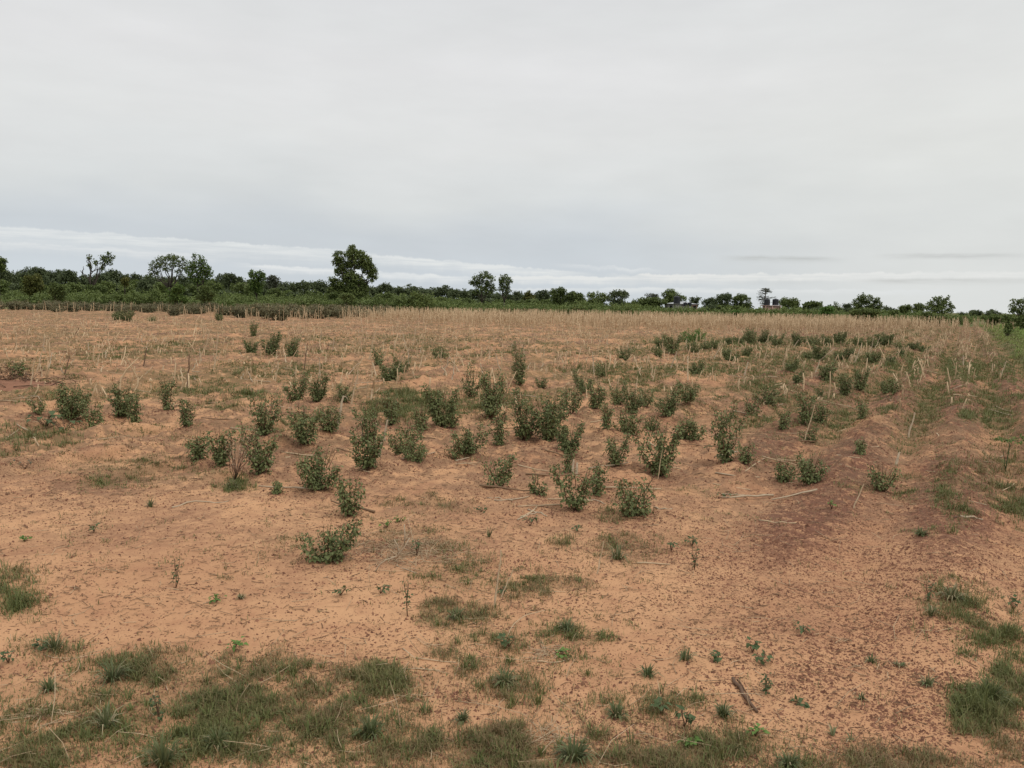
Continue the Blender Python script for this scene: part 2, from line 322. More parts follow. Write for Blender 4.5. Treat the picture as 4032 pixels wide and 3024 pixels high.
# ------------------------------------------------------------------ weed patches (survey coordinates: cx, cy, rx, ry, density, blade length m, dryness)
PATCH = [
 (40,1290,75,55,1.0,.09,.1),(120,1400,90,40,.35,.07,.5),(500,1470,330,62,.62,.05,.45),(640,1520,330,95,.8,.06,.3),(250,1520,230,110,.36,.06,.45),
 (330,1440,140,45,.6,.07,.4),(780,1470,130,48,.8,.07,.15),(820,1560,100,60,.8,.06,.2),(600,1620,420,60,.85,.06,.3),(900,1480,60,30,.4,.06,.3),
 (110,1580,180,70,.35,.06,.5),(100,1650,160,40,.5,.06,.5),(1080,1400,170,60,.45,.06,.35),(1080,1480,110,55,.7,.07,.2),(985,1325,90,30,.8,.07,.25),
 (1150,1255,140,40,.65,.05,.5),(1230,1190,70,30,.5,.06,.4),(1330,1190,90,35,.45,.07,.4),(1230,1370,70,25,.75,.06,.2),(1250,1450,90,35,.4,.05,.4),
 (1000,1620,520,55,.7,.06,.3),(1120,1500,70,30,.8,.08,.1),(1330,1640,420,40,.65,.07,.3),(1500,1620,260,60,.4,.06,.4),(1420,1530,180,40,.28,.06,.4),
 (1650,1650,140,30,.6,.08,.2),(1900,1660,260,30,.3,.06,.4),(1820,1640,200,30,.3,.06,.4),
 (2110,1530,75,50,1.0,.09,.05),(2050,1290,85,40,.6,.08,.25),(2120,1370,95,45,.6,.07,.15),(2190,1480,50,160,.55,.07,.25),(2000,1270,60,30,.4,.07,.3),
 (2062,1090,48,58,1.0,.08,.1),(2050,1020,45,50,.7,.07,.3),(1985,1148,30,9,1.0,.08,.05),(1960,1075,40,14,.6,.06,.2),(2160,1010,80,55,.8,.10,.25),
 (2200,1080,70,60,.7,.09,.2),(2185,950,80,25,.5,.08,.3),(2010,960,120,14,.35,.06,.3),(2080,905,20,12,1,.09,0),(2125,905,14,20,1,.09,0),(1870,1050,60,14,.7,.07,.15),
 (1925,1030,50,18,.6,.07,.25),(1990,1040,70,14,.6,.07,.1),
 (280,1010,190,40,.42,.06,.35),(230,1048,60,12,.95,.07,.1),(75,950,100,24,1.0,.12,0),(40,985,90,14,.7,.07,.15),(400,1010,90,18,.5,.07,.1),(495,1045,48,16,1.0,.08,.1),
 (850,1140,110,35,.42,.05,.4),(900,1160,90,60,.3,.05,.5),(700,1170,170,45,.25,.05,.7),(930,1095,80,25,.45,.07,.3),(860,1085,60,14,.4,.06,.3),
 (890,862,75,16,.95,.12,0),(860,890,80,26,.9,.12,.05),(960,880,70,24,.7,.11,.05),(540,860,62,9,1.0,.10,0),(470,880,60,12,.6,.08,.1),(620,930,60,30,.5,.08,.2),
 (1040,870,50,30,.6,.10,.15),(1120,870,90,22,.5,.10,.2),(330,940,150,25,.35,.07,.3),(130,860,120,18,.4,.07,.2),(470,835,60,9,.5,.07,.2),
 (100,800,100,9,.5,.07,.1),(240,770,80,8,.9,.09,.1),(380,745,90,9,.9,.09,.1),(300,755,200,16,.45,.08,.2),(60,790,90,10,.5,.07,.3),
 (540,790,90,12,.4,.08,.3),(700,733,120,6,.8,.12,.05),(860,732,80,6,.8,.12,.05),(780,760,260,12,.4,.10,.3),(1000,740,160,14,.35,.10,.4),
 (1150,760,190,14,.35,.10,.35),(1400,760,120,8,.8,.10,.1),(1060,770,60,6,.9,.10,.05),(1500,800,170,16,.7,.10,.1),(1380,815,90,10,.7,.10,.1),
 (1590,772,90,10,.8,.10,.1),(1690,790,90,14,.7,.10,.15),(1650,835,80,14,.55,.09,.15),(1600,810,120,10,.6,.10,.1),(1490,760,60,10,.7,.10,.1),
 (1780,740,160,12,.5,.10,.3),(1860,790,30,8,.9,.10,0),(1885,775,30,22,.8,.12,0),(1975,790,24,36,1.0,.12,0),(2050,790,28,42,1.0,.12,0),(2110,800,40,26,.9,.12,.05),
 (1930,800,30,16,.9,.12,0),(1960,720,60,18,.8,.12,.15),(2030,715,50,22,.7,.12,.2),(2140,735,50,28,.6,.12,.2),(2190,720,60,36,1.0,.14,0),(2190,790,60,36,.8,.12,.15),
 (2150,700,90,14,.9,.14,.05),(1900,725,80,14,.5,.12,.3),(1800,860,120,20,.35,.08,.3),(1925,890,30,10,.8,.09,.1),(2060,860,110,16,.6,.09,.35),(2150,870,60,20,.5,.09,.3),
 (1700,990,120,14,.25,.07,.3),(1640,1010,60,12,.3,.07,.3),(1560,745,170,15,.9,.16,.12),(1800,743,200,13,.9,.16,.15),(1720,775,220,15,.8,.12,.15),(1300,800,120,12,.7,.12,.2),(640,800,120,10,.6,.1,.25),(380,850,160,9,.6,.09,.25),(60,955,110,20,1.0,.14,0),(1010,1235,130,50,.45,.05,.4),(1060,1440,90,90,.55,.06,.3),(930,1180,90,30,.4,.05,.4),(700,1640,250,40,.6,.05,.3),(1500,1060,80,14,.25,.07,.3),(1320,1120,50,14,.3,.07,.3),
 (1620,1130,90,16,.25,.06,.3),(1470,1165,60,20,.25,.06,.3),(1000,985,60,14,.4,.09,.2),(660,985,120,14,.3,.07,.3)]
PATCH = np.array(PATCH, float)
def patch_mask(px, py):
    """-> density, blade length, dryness at photo pixels"""
    s_ = np.clip((py/V-640)/900, .03, 1)
    x = px/V+150*s_*(fbm(px*.010, py*.016, 80)-.5); y = py/V+70*s_*(fbm(px*.010+50, py*.016, 81)-.5); best = np.zeros_like(x); L = np.full_like(x, .05); dr = np.full_like(x, .4)
    for cx, cy, rx, ry, d, l, dry in PATCH:
        q = ((x-cx)/rx)**2+((y-cy)/ry)**2
        w = d*np.clip(1.2-q**0.5, 0, 1)
        k = w > best
        best = np.where(k, w, best); L = np.where(k, l, L); dr = np.where(k, dry, dr)
    return best, L, dr

# ------------------------------------------------------------------ ground
def make_ground():
    a = np.concatenate([np.linspace(-180, -42, 47)[:-1], np.linspace(-42, 42, 1000), np.linspace(42, 180, 47)[1:]])
    a = np.radians(a)
    rr = np.concatenate([[0.02, 0.5, 1.0], np.geomspace(1.5, 22, 560), np.geomspace(22, 140, 420)[1:], [170, 230, 350, 600, 1200, 2500, 6000]])
    A, R = np.meshgrid(a, rr); x = R*np.sin(A); y = R*np.cos(A)
    z = relief(x, y); z[R > 140] = 0
    nr, na = A.shape
    v = np.stack([x, y, z], -1).reshape(-1, 3)
    i = np.arange(nr-1)[:, None]*na; j = np.arange(na-1)[None]
    q = np.stack([i+j, i+j+1, i+na+j+1, i+na+j], -1).reshape(-1, 4)[:, ::-1]
    me = bpy.data.meshes.new('ground'); me.vertices.add(len(v)); me.vertices.foreach_set('co', v.astype(np.float32).ravel())
    me.loops.add(q.size); me.loops.foreach_set('vertex_index', q.astype(np.int32).ravel())
    me.polygons.add(len(q)); me.polygons.foreach_set('loop_start', (np.arange(len(q))*4).astype(np.int32))
    me.polygons.foreach_set('use_smooth', np.ones(len(q), bool))
    me.update(calc_edges=True)
    X, Y = v[:, 0], v[:, 1]
    px, py, ok = proj(v)
    pm, _, _ = patch_mask(px, py); pm = np.where(ok, pm, 0)
    rag = fbm(X*1.6, Y*1.6, 40, 3)
    weed = np.clip(pm*smooth(rag, 0.3, 0.6)*1.1, 0, 1)
    v_, u_ = row_coords(X, Y)
    az_ = X/np.maximum(Y, 0.5)
    side = smooth(az_, 0.20, 0.38)*(Y > 0)
    red = (.25+.75*ridge(X, Y)**1.2)*side*smooth(fbm(u_*0.4, v_*0.8, 60), 0.2, 0.5)*smooth(Y, 4, 6.5)*1.7
    midf = smooth(Y, 7, 15)
    weed = np.maximum(weed, midf*.85*smooth(fbm(u_*.45, v_*1.1, 69, 4), .43, .58))
    weed = np.maximum(weed, side*.9*(1-ridge(X, Y))**1.5*smooth(Y, 6, 11)*smooth(fbm(X*.5, Y*.5, 71)+.12*smooth(Y, 12, 18), .35, .55))
    red = np.maximum(red, 0.38*smooth(fbm(X*0.9, Y*0.9, 61), 0.48, 0.72))
    xs, ys = px/V, py/V
    def ell(cx, cy, rx, ry): return np.where(ok, np.exp(-(((xs-cx)/rx)**2+((ys-cy)/ry)**2)), 0)
    weed = np.maximum(weed, .8*smooth(fbm(X*3.5, Y*3.5, 43, 3), .3, .6)*ell(500, 1530, 420, 90))
    fl = 0.20+0.32*smooth(fbm(X*1.1, Y*1.1, 62), 0.42, 0.66)
    for e in ((1760,1230,280,80,.9),(1950,1290,200,90,.7),(1850,1400,280,100,.55),(1650,1180,150,50,.6),(1880,1520,280,100,.5),(1000,1500,90,40,.4),
              (1060,1420,60,40,.3),(750,1330,180,70,.2),(820,1180,170,50,.5),(1950,1100,200,70,.45),(2190,1180,90,60,.8),(2000,900,120,60,.6),(2150,860,80,60,.6),
              (1440,1230,120,60,.3),(640,1430,140,30,.3),(180,1060,200,60,.35)):
        fl = fl+e[4]*ell(*e[:4])
    fl = np.clip(fl*(0.45+0.9*fbm(X*3, Y*3, 63)), 0, 1)
    far = smooth(np.hypot(X, Y)+4*fbm(X*.05, Y*.05, 64), 104, 114)
    lane = smooth(v_+.5*(fbm(X*.4, Y*.4, 65)-.5), 1.3, 1.8)*smooth(Y, 12, 20)
    far = np.maximum(far, lane*(.6+.4*smooth(fbm(X, Y, 66), .3, .6)))
    deb = smooth(fbm(u_*1.3, v_*2.6, 67, 4), .36, .56)*smooth(Y, 4, 8.5)*(.7+.3*smooth(Y, 14, 35))
    deb = np.maximum(deb, .85*ell(865, 1185, 140, 38)+.6*ell(250, 1030, 200, 40))
    deb = np.maximum(deb, .5*smooth(fbm(X*2.5, Y*2.5, 68, 3), .5, .66)*smooth(Y, 3.5, 7))
    for nm, arr in (('weed', weed), ('red', np.clip(red, 0, 1)), ('fleck', fl), ('far', far), ('debris', deb)):
        t = me.attributes.new(nm, 'FLOAT', 'POINT'); t.data.foreach_set('value', arr.astype(np.float32))
    M, t, p = mat('sandy_soil', 0.95, 0.08)
    g = t.nodes.new('ShaderNodeNewGeometry'); pos = g.outputs['Position']
    def at_(n):
        a = t.nodes.new('ShaderNodeAttribute'); a.attribute_name = n; return a.outputs['Fac']
    n1 = noise(t, 0.8, 5, 0.6, pos); n2 = noise(t, 6, 5, 0.6, pos); n3 = noise(t, 60, 4, 0.6, pos); n4 = noise(t, 300, 2, 0.6, pos)
    c = mixc(sstep(n1, 0.35, 0.68, t), (0.558, 0.320, 0.172), (0.462, 0.250, 0.135), tree=t)
    c = mixc(mth('MULTIPLY', sstep(n2, 0.42, 0.72, t), 0.45, tree=t), c, (0.33, 0.155, 0.088), tree=t)
    c = mixc(mth('MULTIPLY', sstep(n3, 0.5, 0.8, t), 0.45, tree=t), c, (0.58, 0.335, 0.195), tree=t)
    c = mixc(mth('MULTIPLY', sstep(n4, 0.5, 0.75, t), 0.22, tree=t), c, (0.25, 0.12, 0.07), tree=t)
    rd = mth('MULTIPLY', at_('red'), mth('ADD', 0.15, mth('MULTIPLY', sstep(noise(t, 14, 6, 0.75, pos), .38, .58, t), 1.1, tree=t), tree=t), tree=t, clamp=True)
    c = mixc(mth('MULTIPLY', rd, 0.92, tree=t), c, (0.158, 0.074, 0.050), tree=t)
    dn_ = mth('MULTIPLY', sstep(noise(t, 6, 6, 0.75, pos), 0.40, 0.52, t), at_('debris'), tree=t)
    c = mixc(mth('MULTIPLY', dn_, 0.85, tree=t), c, (0.150, 0.100, 0.064), tree=t)
    c = mixc(mth('MULTIPLY', mth('MULTIPLY', at_('weed'), sstep(n2, .28, .55, t), tree=t), 0.72, tree=t), c, (0.170, 0.128, 0.060), tree=t)
    hgt = [mth('MULTIPLY', n3, 0.006, tree=t), mth('MULTIPLY', n4, 0.0015, tree=t)]
    # dark crumbs of soil and leaf bits, two sizes
    for sc, lo, hi, st, dm, col in ((95, 0.0, 1.1, 0.34, 0.85, (0.13, 0.058, 0.038)), (48, 0.05, 1.2, 0.30, 0.85, (0.115, 0.050, 0.033))):
        wv = t.nodes.new('ShaderNodeTexNoise'); wv.inputs['Scale'].default_value = sc*1.6; t.links.new(pos, wv.inputs['Vector'])
        va = t.nodes.new('ShaderNodeVectorMath'); va.operation = 'MULTIPLY_ADD'
        t.links.new(wv.outputs['Color'], va.inputs[0]); va.inputs[1].default_value = (0.9/sc,)*3; t.links.new(pos, va.inputs[2])
        vo = t.nodes.new('ShaderNodeTexVoronoi'); vo.inputs['Scale'].default_value = sc; t.links.new(va.outputs[0], vo.inputs['Vector'])
        sp = t.nodes.new('ShaderNodeSeparateColor'); t.links.new(vo.outputs['Color'], sp.inputs[0])
        dens = mth('MULTIPLY', at_('fleck'), hi, tree=t)
        on = mth('LESS_THAN', sp.outputs[0], mth('SUBTRACT', dens, lo, tree=t), tree=t)
        size = mth('ADD', 0.12, mth('MULTIPLY', sp.outputs[1], st, tree=t), tree=t)
        rmk = mth('MULTIPLY', mth('SUBTRACT', size, vo.outputs['Distance'], tree=t), 9.0, tree=t, clamp=True)
        k_ = mth('MULTIPLY', on, rmk, tree=t)
        c = mixc(mth('MULTIPLY', k_, dm, tree=t), c, col, tree=t)
        hgt.append(mth('MULTIPLY', k_, 0.10/sc, tree=t))
    nf = noise(t, 0.35, 4, 0.6, pos)
    cf = mixc(sstep(nf, 0.4, 0.62, t), (0.085, 0.115, 0.035), (0.19, 0.15, 0.075), tree=t)
    c = mixc(at_('far'), c, cf, tree=t)
    t.links.new(c, p.inputs['Base Color'])
    hh = hgt[0]
    for q_ in hgt[1:]: hh = mth('ADD', hh, q_, tree=t)
    b = t.nodes.new('ShaderNodeBump'); b.inputs['Distance'].default_value = 1.0; b.inputs['Strength'].default_value = 0.9
    t.links.new(hh, b.inputs['Height']); t.links.new(b.outputs[0], p.inputs['Normal'])
    me.materials.append(M)
    o = bpy.data.objects.new('ground', me); COL.objects.link(o); tag(o, kind='structure')
make_ground()
# ------------------------------------------------------------------ trees
R = np.random.default_rng(7)
def clumps(blobs, rg, sub=0.24, leaf=0.3, dens=1.0, shell=0.55, flat=0.75):
    """blobs (n,6) centre+radii -> leaves P, D, N"""
    P, D, N = [], [], []
    for cx, cy, cz, rx, ry, rz in blobs:
        rmin = (rx*ry*rz)**(1/3)
        sr = max(sub*rmin, leaf*0.9)
        ns = max(5, int(dens*3.0*(rmin/sr)**2))
        d = unit(rg.normal(size=(ns, 3))); rr_ = shell+(1-shell)*rg.random(ns)**0.6
        c = np.array([cx, cy, cz])+d*rr_[:, None]*np.array([rx, ry, rz])*0.9
        nl = max(8, int(10*(sr/leaf)**2))
        s = sr*rg.uniform(0.6, 1.35, ns)
        q = unit(rg.normal(size=(ns, nl, 3))+np.array([0, 0, 0.25]))
        r_ = rg.random((ns, nl, 1))**0.4
        p = c[:, None]+q*r_*s[:, None, None]*np.array([1, 1, flat])
        P.append(p.reshape(-1, 3)); D.append((q+rg.normal(size=q.shape)*0.7+np.array([0, 0, -0.2])).reshape(-1, 3))
        N.append((q*0.6+rg.normal(size=q.shape)*0.5+np.array([0, 0, 0.9])).reshape(-1, 3))
    return np.concatenate(P), np.concatenate(D), np.concatenate(N)
def crown_blobs(x0, x1, y0, y1, Y, rg, n=8, dome=0.8, lo=0.0):
    """split a crown given by its photo box at depth Y into lobes"""
    c = at_depth((x0+x1)/2, (y0+y1)/2, Y); w = (x1-x0)/2*Y/F; h = (y1-y0)/2*Y/F
    out = []
    n = int(n*1.6)
    for i in range(n):
        xx = -0.74+1.48*(i+.5)/n+rg.uniform(-.08, .08); a = 0; dy = rg.uniform(-.5, .5)
        ztop = math.sqrt(max(0.05, 1-(xx/1.02)**2))*rg.uniform(.78, 1.02)
        zz = ztop-rg.uniform(.30, .40) if rg.random() < .55 else rg.uniform(-.8, ztop-.5)
        rr = rg.uniform(.26, .40)
        out.append((c[0]+xx*w, c[1]+dy*w*dome, c[2]+zz*h, w*rr, w*rr*1.1, h*rg.uniform(.30, .42)))
    for i in range(0):
        pass
    out.append((c[0], c[1], c[2]-0.1*h, w*0.78, w*0.6, h*0.80))
    out.append((c[0], c[1], c[2]-0.5*h, w*0.7, w*0.5, h*0.42))
    return np.array(out)
def limb(mb, a, b, r0, r1, rg, sag=0.12, k=5, n=5):
    t = np.linspace(0, 1, k)[:, None]; a = np.asarray(a); b = np.asarray(b)
    pts = a*(1-t)+b*t; L = np.linalg.norm(b-a)
    pts[1:-1] += rg.normal(size=(k-2, 3))*L*sag*0.4
    pts[1:-1, 2] += L*sag*np.sin(PI*t[1:-1, 0])*0.6
    mb.tube(pts, np.linspace(r0, r1, k), n)
def tree(name, blobs, base, Y, label, cat='tree', group=None, mt=None, leaf=0.3, dens=1.0, sub=0.24, trunk=0.22, seed=0, nb=10, fork=0.35, shell=0.5, bare=()):
    rg = np.random.default_rng(seed+100)
    b = at_depth(base[0], base[1], Y); b[2] = 0
    root = empty(name, b, label, cat, group)
    P, D, N = clumps(blobs, rg, sub, leaf, dens, shell)
    mb = MB(); n = len(P); L = leaf*rg.uniform(0.7, 1.4, n)
    leaves(mb, P-b, D, N, L, L*rg.uniform(0.55, 0.85, n))
    mb.build('crown', mt or M_TREE, root)
    tb = MB(); c0 = np.array([np.mean(blobs[:, 0]), np.mean(blobs[:, 1]), np.mean(blobs[:, 2])])
    zt = np.min(blobs[:, 2]-blobs[:, 5]*0.6); zf = max(0.5, zt*0.75 if fork is None else c0[2]*fork)
    fk = np.array([b[0]*0.8+c0[0]*0.2, b[1], zf])
    limb(tb, b-b+np.array([0, 0, -0.1]), fk-b, trunk*1.0, trunk*0.65, rg, 0.05, 5, 8)
    idx = rg.permutation(len(blobs))[:nb]
    for i in idx:
        q = blobs[i, :3]+rg.normal(size=3)*blobs[i, 3:]*0.2
        limb(tb, fk-b, q-b, trunk*0.34, trunk*0.10, rg, 0.12)
        for j in range(3):
            e = blobs[i, :3]+unit(rg.normal(size=3))*blobs[i, 3:]*0.9
            limb(tb, q-b, e-b, trunk*0.12, trunk*0.04, rg, 0.1, 4, 4)
    for (ax, ay, bx, by) in bare:
        limb(tb, at_depth(ax, ay, Y)-b, at_depth(bx, by, Y)-b, trunk*0.35, trunk*0.10, rg, 0.10, 6, 5)
    tb.build('trunk', M_BARK, root)
    return root
def px_blobs(lst, Y, rg, depth=0.9):
    o = []
    for cx, cy, rx, ry in lst:
        c = at_depth(cx, cy, Y); k = Y/F
        o.append((c[0], c[1]+rg.uniform(-0.4, 0.4)*rx*k*depth, c[2], rx*k*1.12, rx*k*depth, ry*k*1.15))
    return np.array(o)
rg = np.random.default_rng(3)
# the big tree
big_px = [(1337,1008,22,18),(1325,1030,16,16),(1345,1040,26,22),(1383,985,14,14),(1388,972,9,6),(1390,1005,32,22),(1420,1008,24,20),(1440,1025,20,20),(1400,1030,38,26),(1450,1045,20,22),
          (1465,1060,16,20),(1472,1075,13,20),(1340,1065,20,14),(1330,1074,10,8),(1372,1062,26,18),(1440,1065,22,16),(1455,1085,12,14),(1469,1095,8,10),(1480,1092,5,10),(1467,1105,6,6),
          (1385,1095,28,22),(1360,1090,18,16),(1410,1100,24,22),(1310,1105,16,12),(1325,1120,26,20),(1360,1125,32,26),(1400,1130,34,26),(1430,1120,16,18),(1440,1140,16,18),(1310,1145,22,20),(1350,1150,30,18),(1400,1155,36,16)]
tree('broadleaf_tree', px_blobs(big_px, 125, rg), (1380, 1190), 125, 'big dark spreading tree rising highest on the horizon, left of centre', leaf=0.28, dens=1.6, trunk=0.38, seed=1, nb=20, mt=M_TREE)
tree('sparse_tree', px_blobs([(352,1010,7,12),(349,1019,6,5),(353,1045,6,7),(372,1033,9,9),(428,1000,10,10),(405,1013,13,12),(420,1018,18,15),(430,1033,14,16),(410,1040,12,12),(403,1056,12,10),(380,1038,9,6),(440,1010,8,12)], 120, rg), (352, 1180), 120,
     'half bare tree with leaf clusters on thin crooked limbs, above the left wood', leaf=0.24, dens=0.75, trunk=0.26, seed=2, nb=8, shell=0.3,
     bare=((352,1100,360,1060),(360,1060,340,1025),(360,1060,352,1000),(352,1110,325,1075),(325,1075,315,1065),(325,1080,328,1048),(360,1070,400,1060),(400,1060,430,1020)))
um = [(610,1040,26,12),(640,1022,28,14),(672,1012,30,12),(700,1020,28,12),(725,1032,16,14),(600,1058,18,9),(640,1045,26,12),(690,1040,28,12),(720,1055,16,12),(590,1080,16,10),(615,1070,18,9),(660,1060,18,8),(735,1068,8,14),(700,1068,16,8)]
tree('umbrella_tree', px_blobs(um, 128, rg), (668, 1185), 128, 'flat topped spreading tree with sky showing through its limbs, left of the leafy upright tree', leaf=0.24, dens=0.62, trunk=0.3, seed=3, nb=14, fork=0.45, shell=0.4)
tree('upright_tree', px_blobs([(765,1015,9,16),(790,1020,9,14),(802,1030,10,16),(755,1045,18,20),(780,1050,26,22),(805,1058,20,20),(745,1070,14,18),(765,1085,26,20),(800,1085,26,20),(825,1065,11,14),(830,1080,8,14),(780,1105,28,12)], 118, rg), (790, 1185), 118,
     'fresh green upright tree with a ragged pointed top beside the flat topped tree', leaf=0.25, dens=1.0, trunk=0.22, seed=4, mt=M_GTREE)
TR = [('round_tree',854,963,1074,1140,170,M_FOREST,'dark dome shaped tree between the ragged green tree and the small light green one',.34,1),
 ('upright_tree',977,1045,1052,1150,120,M_GTREE,'small light green upright tree standing left of the big dark tree',.24,1),
 ('round_tree',1045,1104,1080,1140,165,M_PALE,'thin greyish tree right behind the small light green tree',.26,.6),
 ('round_tree',2020,2058,1140,1190,150,M_FOREST,'small dark pointed tree just right of the pair on bare trunks',.28,1),
 ('yellowish_tree',2059,2110,1142,1192,150,M_YTREE,'yellow green tree in the middle of the horizon, right of the pair of round trees',.28,.8),
 ('round_tree',2108,2172,1137,1190,160,M_FOREST,'dark round tree just right of the yellow green tree',.3,1),
 ('broadleaf_tree',2163,2235,1128,1192,140,M_TREE,'leafy tree with a raised left tip, second right of the yellow green tree',.26,1),
 ('broadleaf_tree',2225,2300,1145,1197,140,M_TREE,'low green tree between the tree with the raised tip and the gap',.26,1),
 ('broadleaf_tree',2303,2398,1139,1197,135,M_TREE,'wide green tree left of the tree with the pointed dark head',.26,1),
 ('broadleaf_tree',2390,2480,1137,1200,135,M_FOREST,'dark tree whose right side slopes down to the gap in the horizon',.26,.9),
 ('round_tree',2493,2620,1167,1220,140,M_TREE,'broad low tree left of the feathery tree behind the tank house',.26,1.1),
 ('feathery_tree',2530,2600,1150,1185,150,M_PALE,'thin twiggy tree showing above the broad low tree by the tank house',.2,.4),
 ('feathery_tree',2600,2700,1138,1200,150,M_SCRUB,'feathery green tree rising right behind the single tall black tank',.22,.9),
 ('round_tree',2708,2757,1168,1200,170,M_FOREST,'small dark round tree just right of the tank house roof',.3,1.2),
 ('round_tree',2762,2840,1171,1215,165,M_FOREST,'dark sloping tree left of the large twin crowned tree',.3,1.1),
 ('broadleaf_tree',2815,2890,1151,1215,150,M_FOREST,'dark left crown of the large twin trees between the two tank sites',.26,1.1),
 ('broadleaf_tree',2876,2956,1153,1215,150,M_TREE,'lighter right crown of the large twin trees between the two tank sites',.26,1.0),
 ('broadleaf_tree',3062,3160,1167,1225,150,M_TREE,'flat topped green tree directly right of the pair of black tanks',.26,.95),
 ('broadleaf_tree',3156,3250,1186,1228,150,M_TREE,'low green tree right of the flat topped tree by the tanks',.28,1),
 ('round_tree',3247,3285,1199,1228,160,M_FOREST,'very small dark tree in the dip right of the low green tree',.28,1.1),
 ('broadleaf_tree',3280,3312,1187,1226,150,M_TREE,'small leafy tree with a knobbly top left of the tall dark double tree',.26,.9),
 ('round_tree',3312,3357,1190,1228,160,M_FOREST,'small dark tree touching the left side of the tall dark double tree',.28,.9),
 ('round_tree',3475,3515,1201,1230,170,M_FOREST,'low dark tree touching the right side of the tall dark double tree',.28,1.1),
 ('broadleaf_tree',3536,3592,1196,1235,140,M_TREE,'low ragged tree between the tall double tree and the spiky right tree',.26,1),
 ('broadleaf_tree',3590,3645,1191,1235,140,M_TREE,'low ragged tree just left of the spiky right tree',.26,1),
 ('round_tree',3772,3808,1226,1250,190,M_FOREST,'tiny green tree just right of the spiky tree in the low part of the horizon',.3,1),
 ('round_tree',3812,3868,1220,1252,180,M_FOREST,'small dark round tree alone above the right lane',.3,1.2),
 ('round_tree',3872,3937,1218,1252,180,M_FOREST,'small dark wide tree right of the round one above the lane',.3,1.1),
 ('yellowish_tree',90,178,1076,1160,115,M_YTREE,'yellowish green rounded tree low in the wood at far left',.25,.9),
 ('yellowish_tree',474,510,1090,1120,135,M_YTREE,'small yellow green tree top in the wood left of the flat topped tree',.25,.8),
 ('broadleaf_tree',-40,30,1008,1062,118,M_TREE,'tree cut off by the left edge, its dark crown above the wood',.25,1)]
for i, (nm, x0, x1, y0, y1, Y, mt, lb, lf, dn) in enumerate(TR):
    yb = y1+25 if mt is not M_FOREST else y1+10
    bl = crown_blobs(x0, x1, y0, y1+(12 if x0 not in (1848, 1958) else 0), Y, rg, n=8 if x1-x0 > 50 else 6)
    tree(nm, bl, ((x0+x1)/2, yb), Y, lb, mt=mt, leaf=lf, dens=dn, trunk=0.18, seed=20+i, nb=6, fork=0.45 if x0 in (1848, 1958) else 0.5)
tree('broadleaf_tree', px_blobs([(3393,1170,16,14),(3385,1190,22,16),(3415,1180,22,16),(3405,1205,34,20),(3375,1212,16,14),(3450,1182,13,14),(3452,1200,20,16),(3440,1215,30,14),(3460,1216,14,10)], 130, rg), (3415, 1240), 130, 'tall dark tree with two rounded heads right of the tank pair', leaf=.25, dens=1.1, seed=70)
tree('spiky_tree', px_blobs([(3695,1178,20,10),(3720,1178,10,8),(3732,1172,6,6),(3690,1195,30,16),(3715,1200,28,16),(3745,1202,9,6),(3752,1211,8,4),(3745,1222,10,8),(3665,1195,10,8),(3655,1202,12,8),(3660,1215,18,12),(3700,1220,40,16)], 125, rg), (3705, 1245), 125, 'dark tree with spiky side branches standing near the right end of the field', leaf=.24, dens=.95, seed=71)
tree('broadleaf_tree', px_blobs([(4010,1190,14,10),(3990,1185,9,8),(3985,1205,10,8),(4030,1190,20,16),(4005,1215,26,16),(3985,1225,12,8),(4040,1230,40,26)], 95, rg), (4020, 1275), 95, 'leafy tree cut off by the right edge beside the green lane', leaf=.2, dens=.9, seed=72)
tree('broadleaf_tree', px_blobs([(1905,1082,20,13),(1885,1096,24,15),(1922,1100,26,17),(1868,1116,16,10),(1895,1122,26,14),(1930,1126,22,14),(1857,1113,10,6),(1900,1138,26,10),(1940,1142,14,9),(1872,1148,14,8),(1925,1152,20,8)], 122, rg), (1895, 1190), 122, 'taller of the two round trees on bare trunks near the middle of the horizon', leaf=.22, dens=.95, trunk=.2, seed=80, nb=8, fork=.42)
tree('broadleaf_tree', px_blobs([(1988,1092,15,9),(1975,1106,13,14),(2003,1108,14,14),(1988,1120,24,16),(1980,1138,16,12),(2000,1142,14,11),(1990,1155,12,8)], 122, rg), (1985, 1190), 122, 'smaller rounder tree of the pair on bare trunks near the middle of the horizon', leaf=.22, dens=1.1, trunk=.2, seed=81, nb=6, fork=.42)
# layered, nearly bare tree behind the tank pair
rt = at_depth(3013, 1225, 160); rt[2] = 0
tb, lb_ = MB(), MB(); rg = np.random.default_rng(5)
e = empty('layered_tree', rt, 'thin grey tree with layered sparse branches rising behind the pair of tanks', 'tree')
tp = at_depth(3013, 1133, 160)-rt; limb(tb, np.zeros(3), tp, .22, .06, rg, .02, 6, 6)
for i in range(46):
    t = rg.uniform(.38, .97); a = rg.uniform(0, 2*PI); w = 2.1*(1.05-abs(t-.62)*1.3)*rg.uniform(.5, 1)
    q = tp*t; q2 = q+np.array([math.cos(a)*w, math.sin(a)*w, rg.uniform(0, .35)]); limb(tb, q, q2, .05, .015, rg, .06, 4, 4)
    n = 26; pp = q+(q2-q)*rg.uniform(.45, 1.05, (n, 1))+rg.normal(size=(n, 3))*np.array([.22, .22, .08])
    leaves(lb_, pp, rg.normal(size=(n, 3)), rg.normal(size=(n, 3))+[0, 0, 1], .17, .12)
tb.build('trunk', M_BARK, e); lb_.build('crown', M_PALE, e)
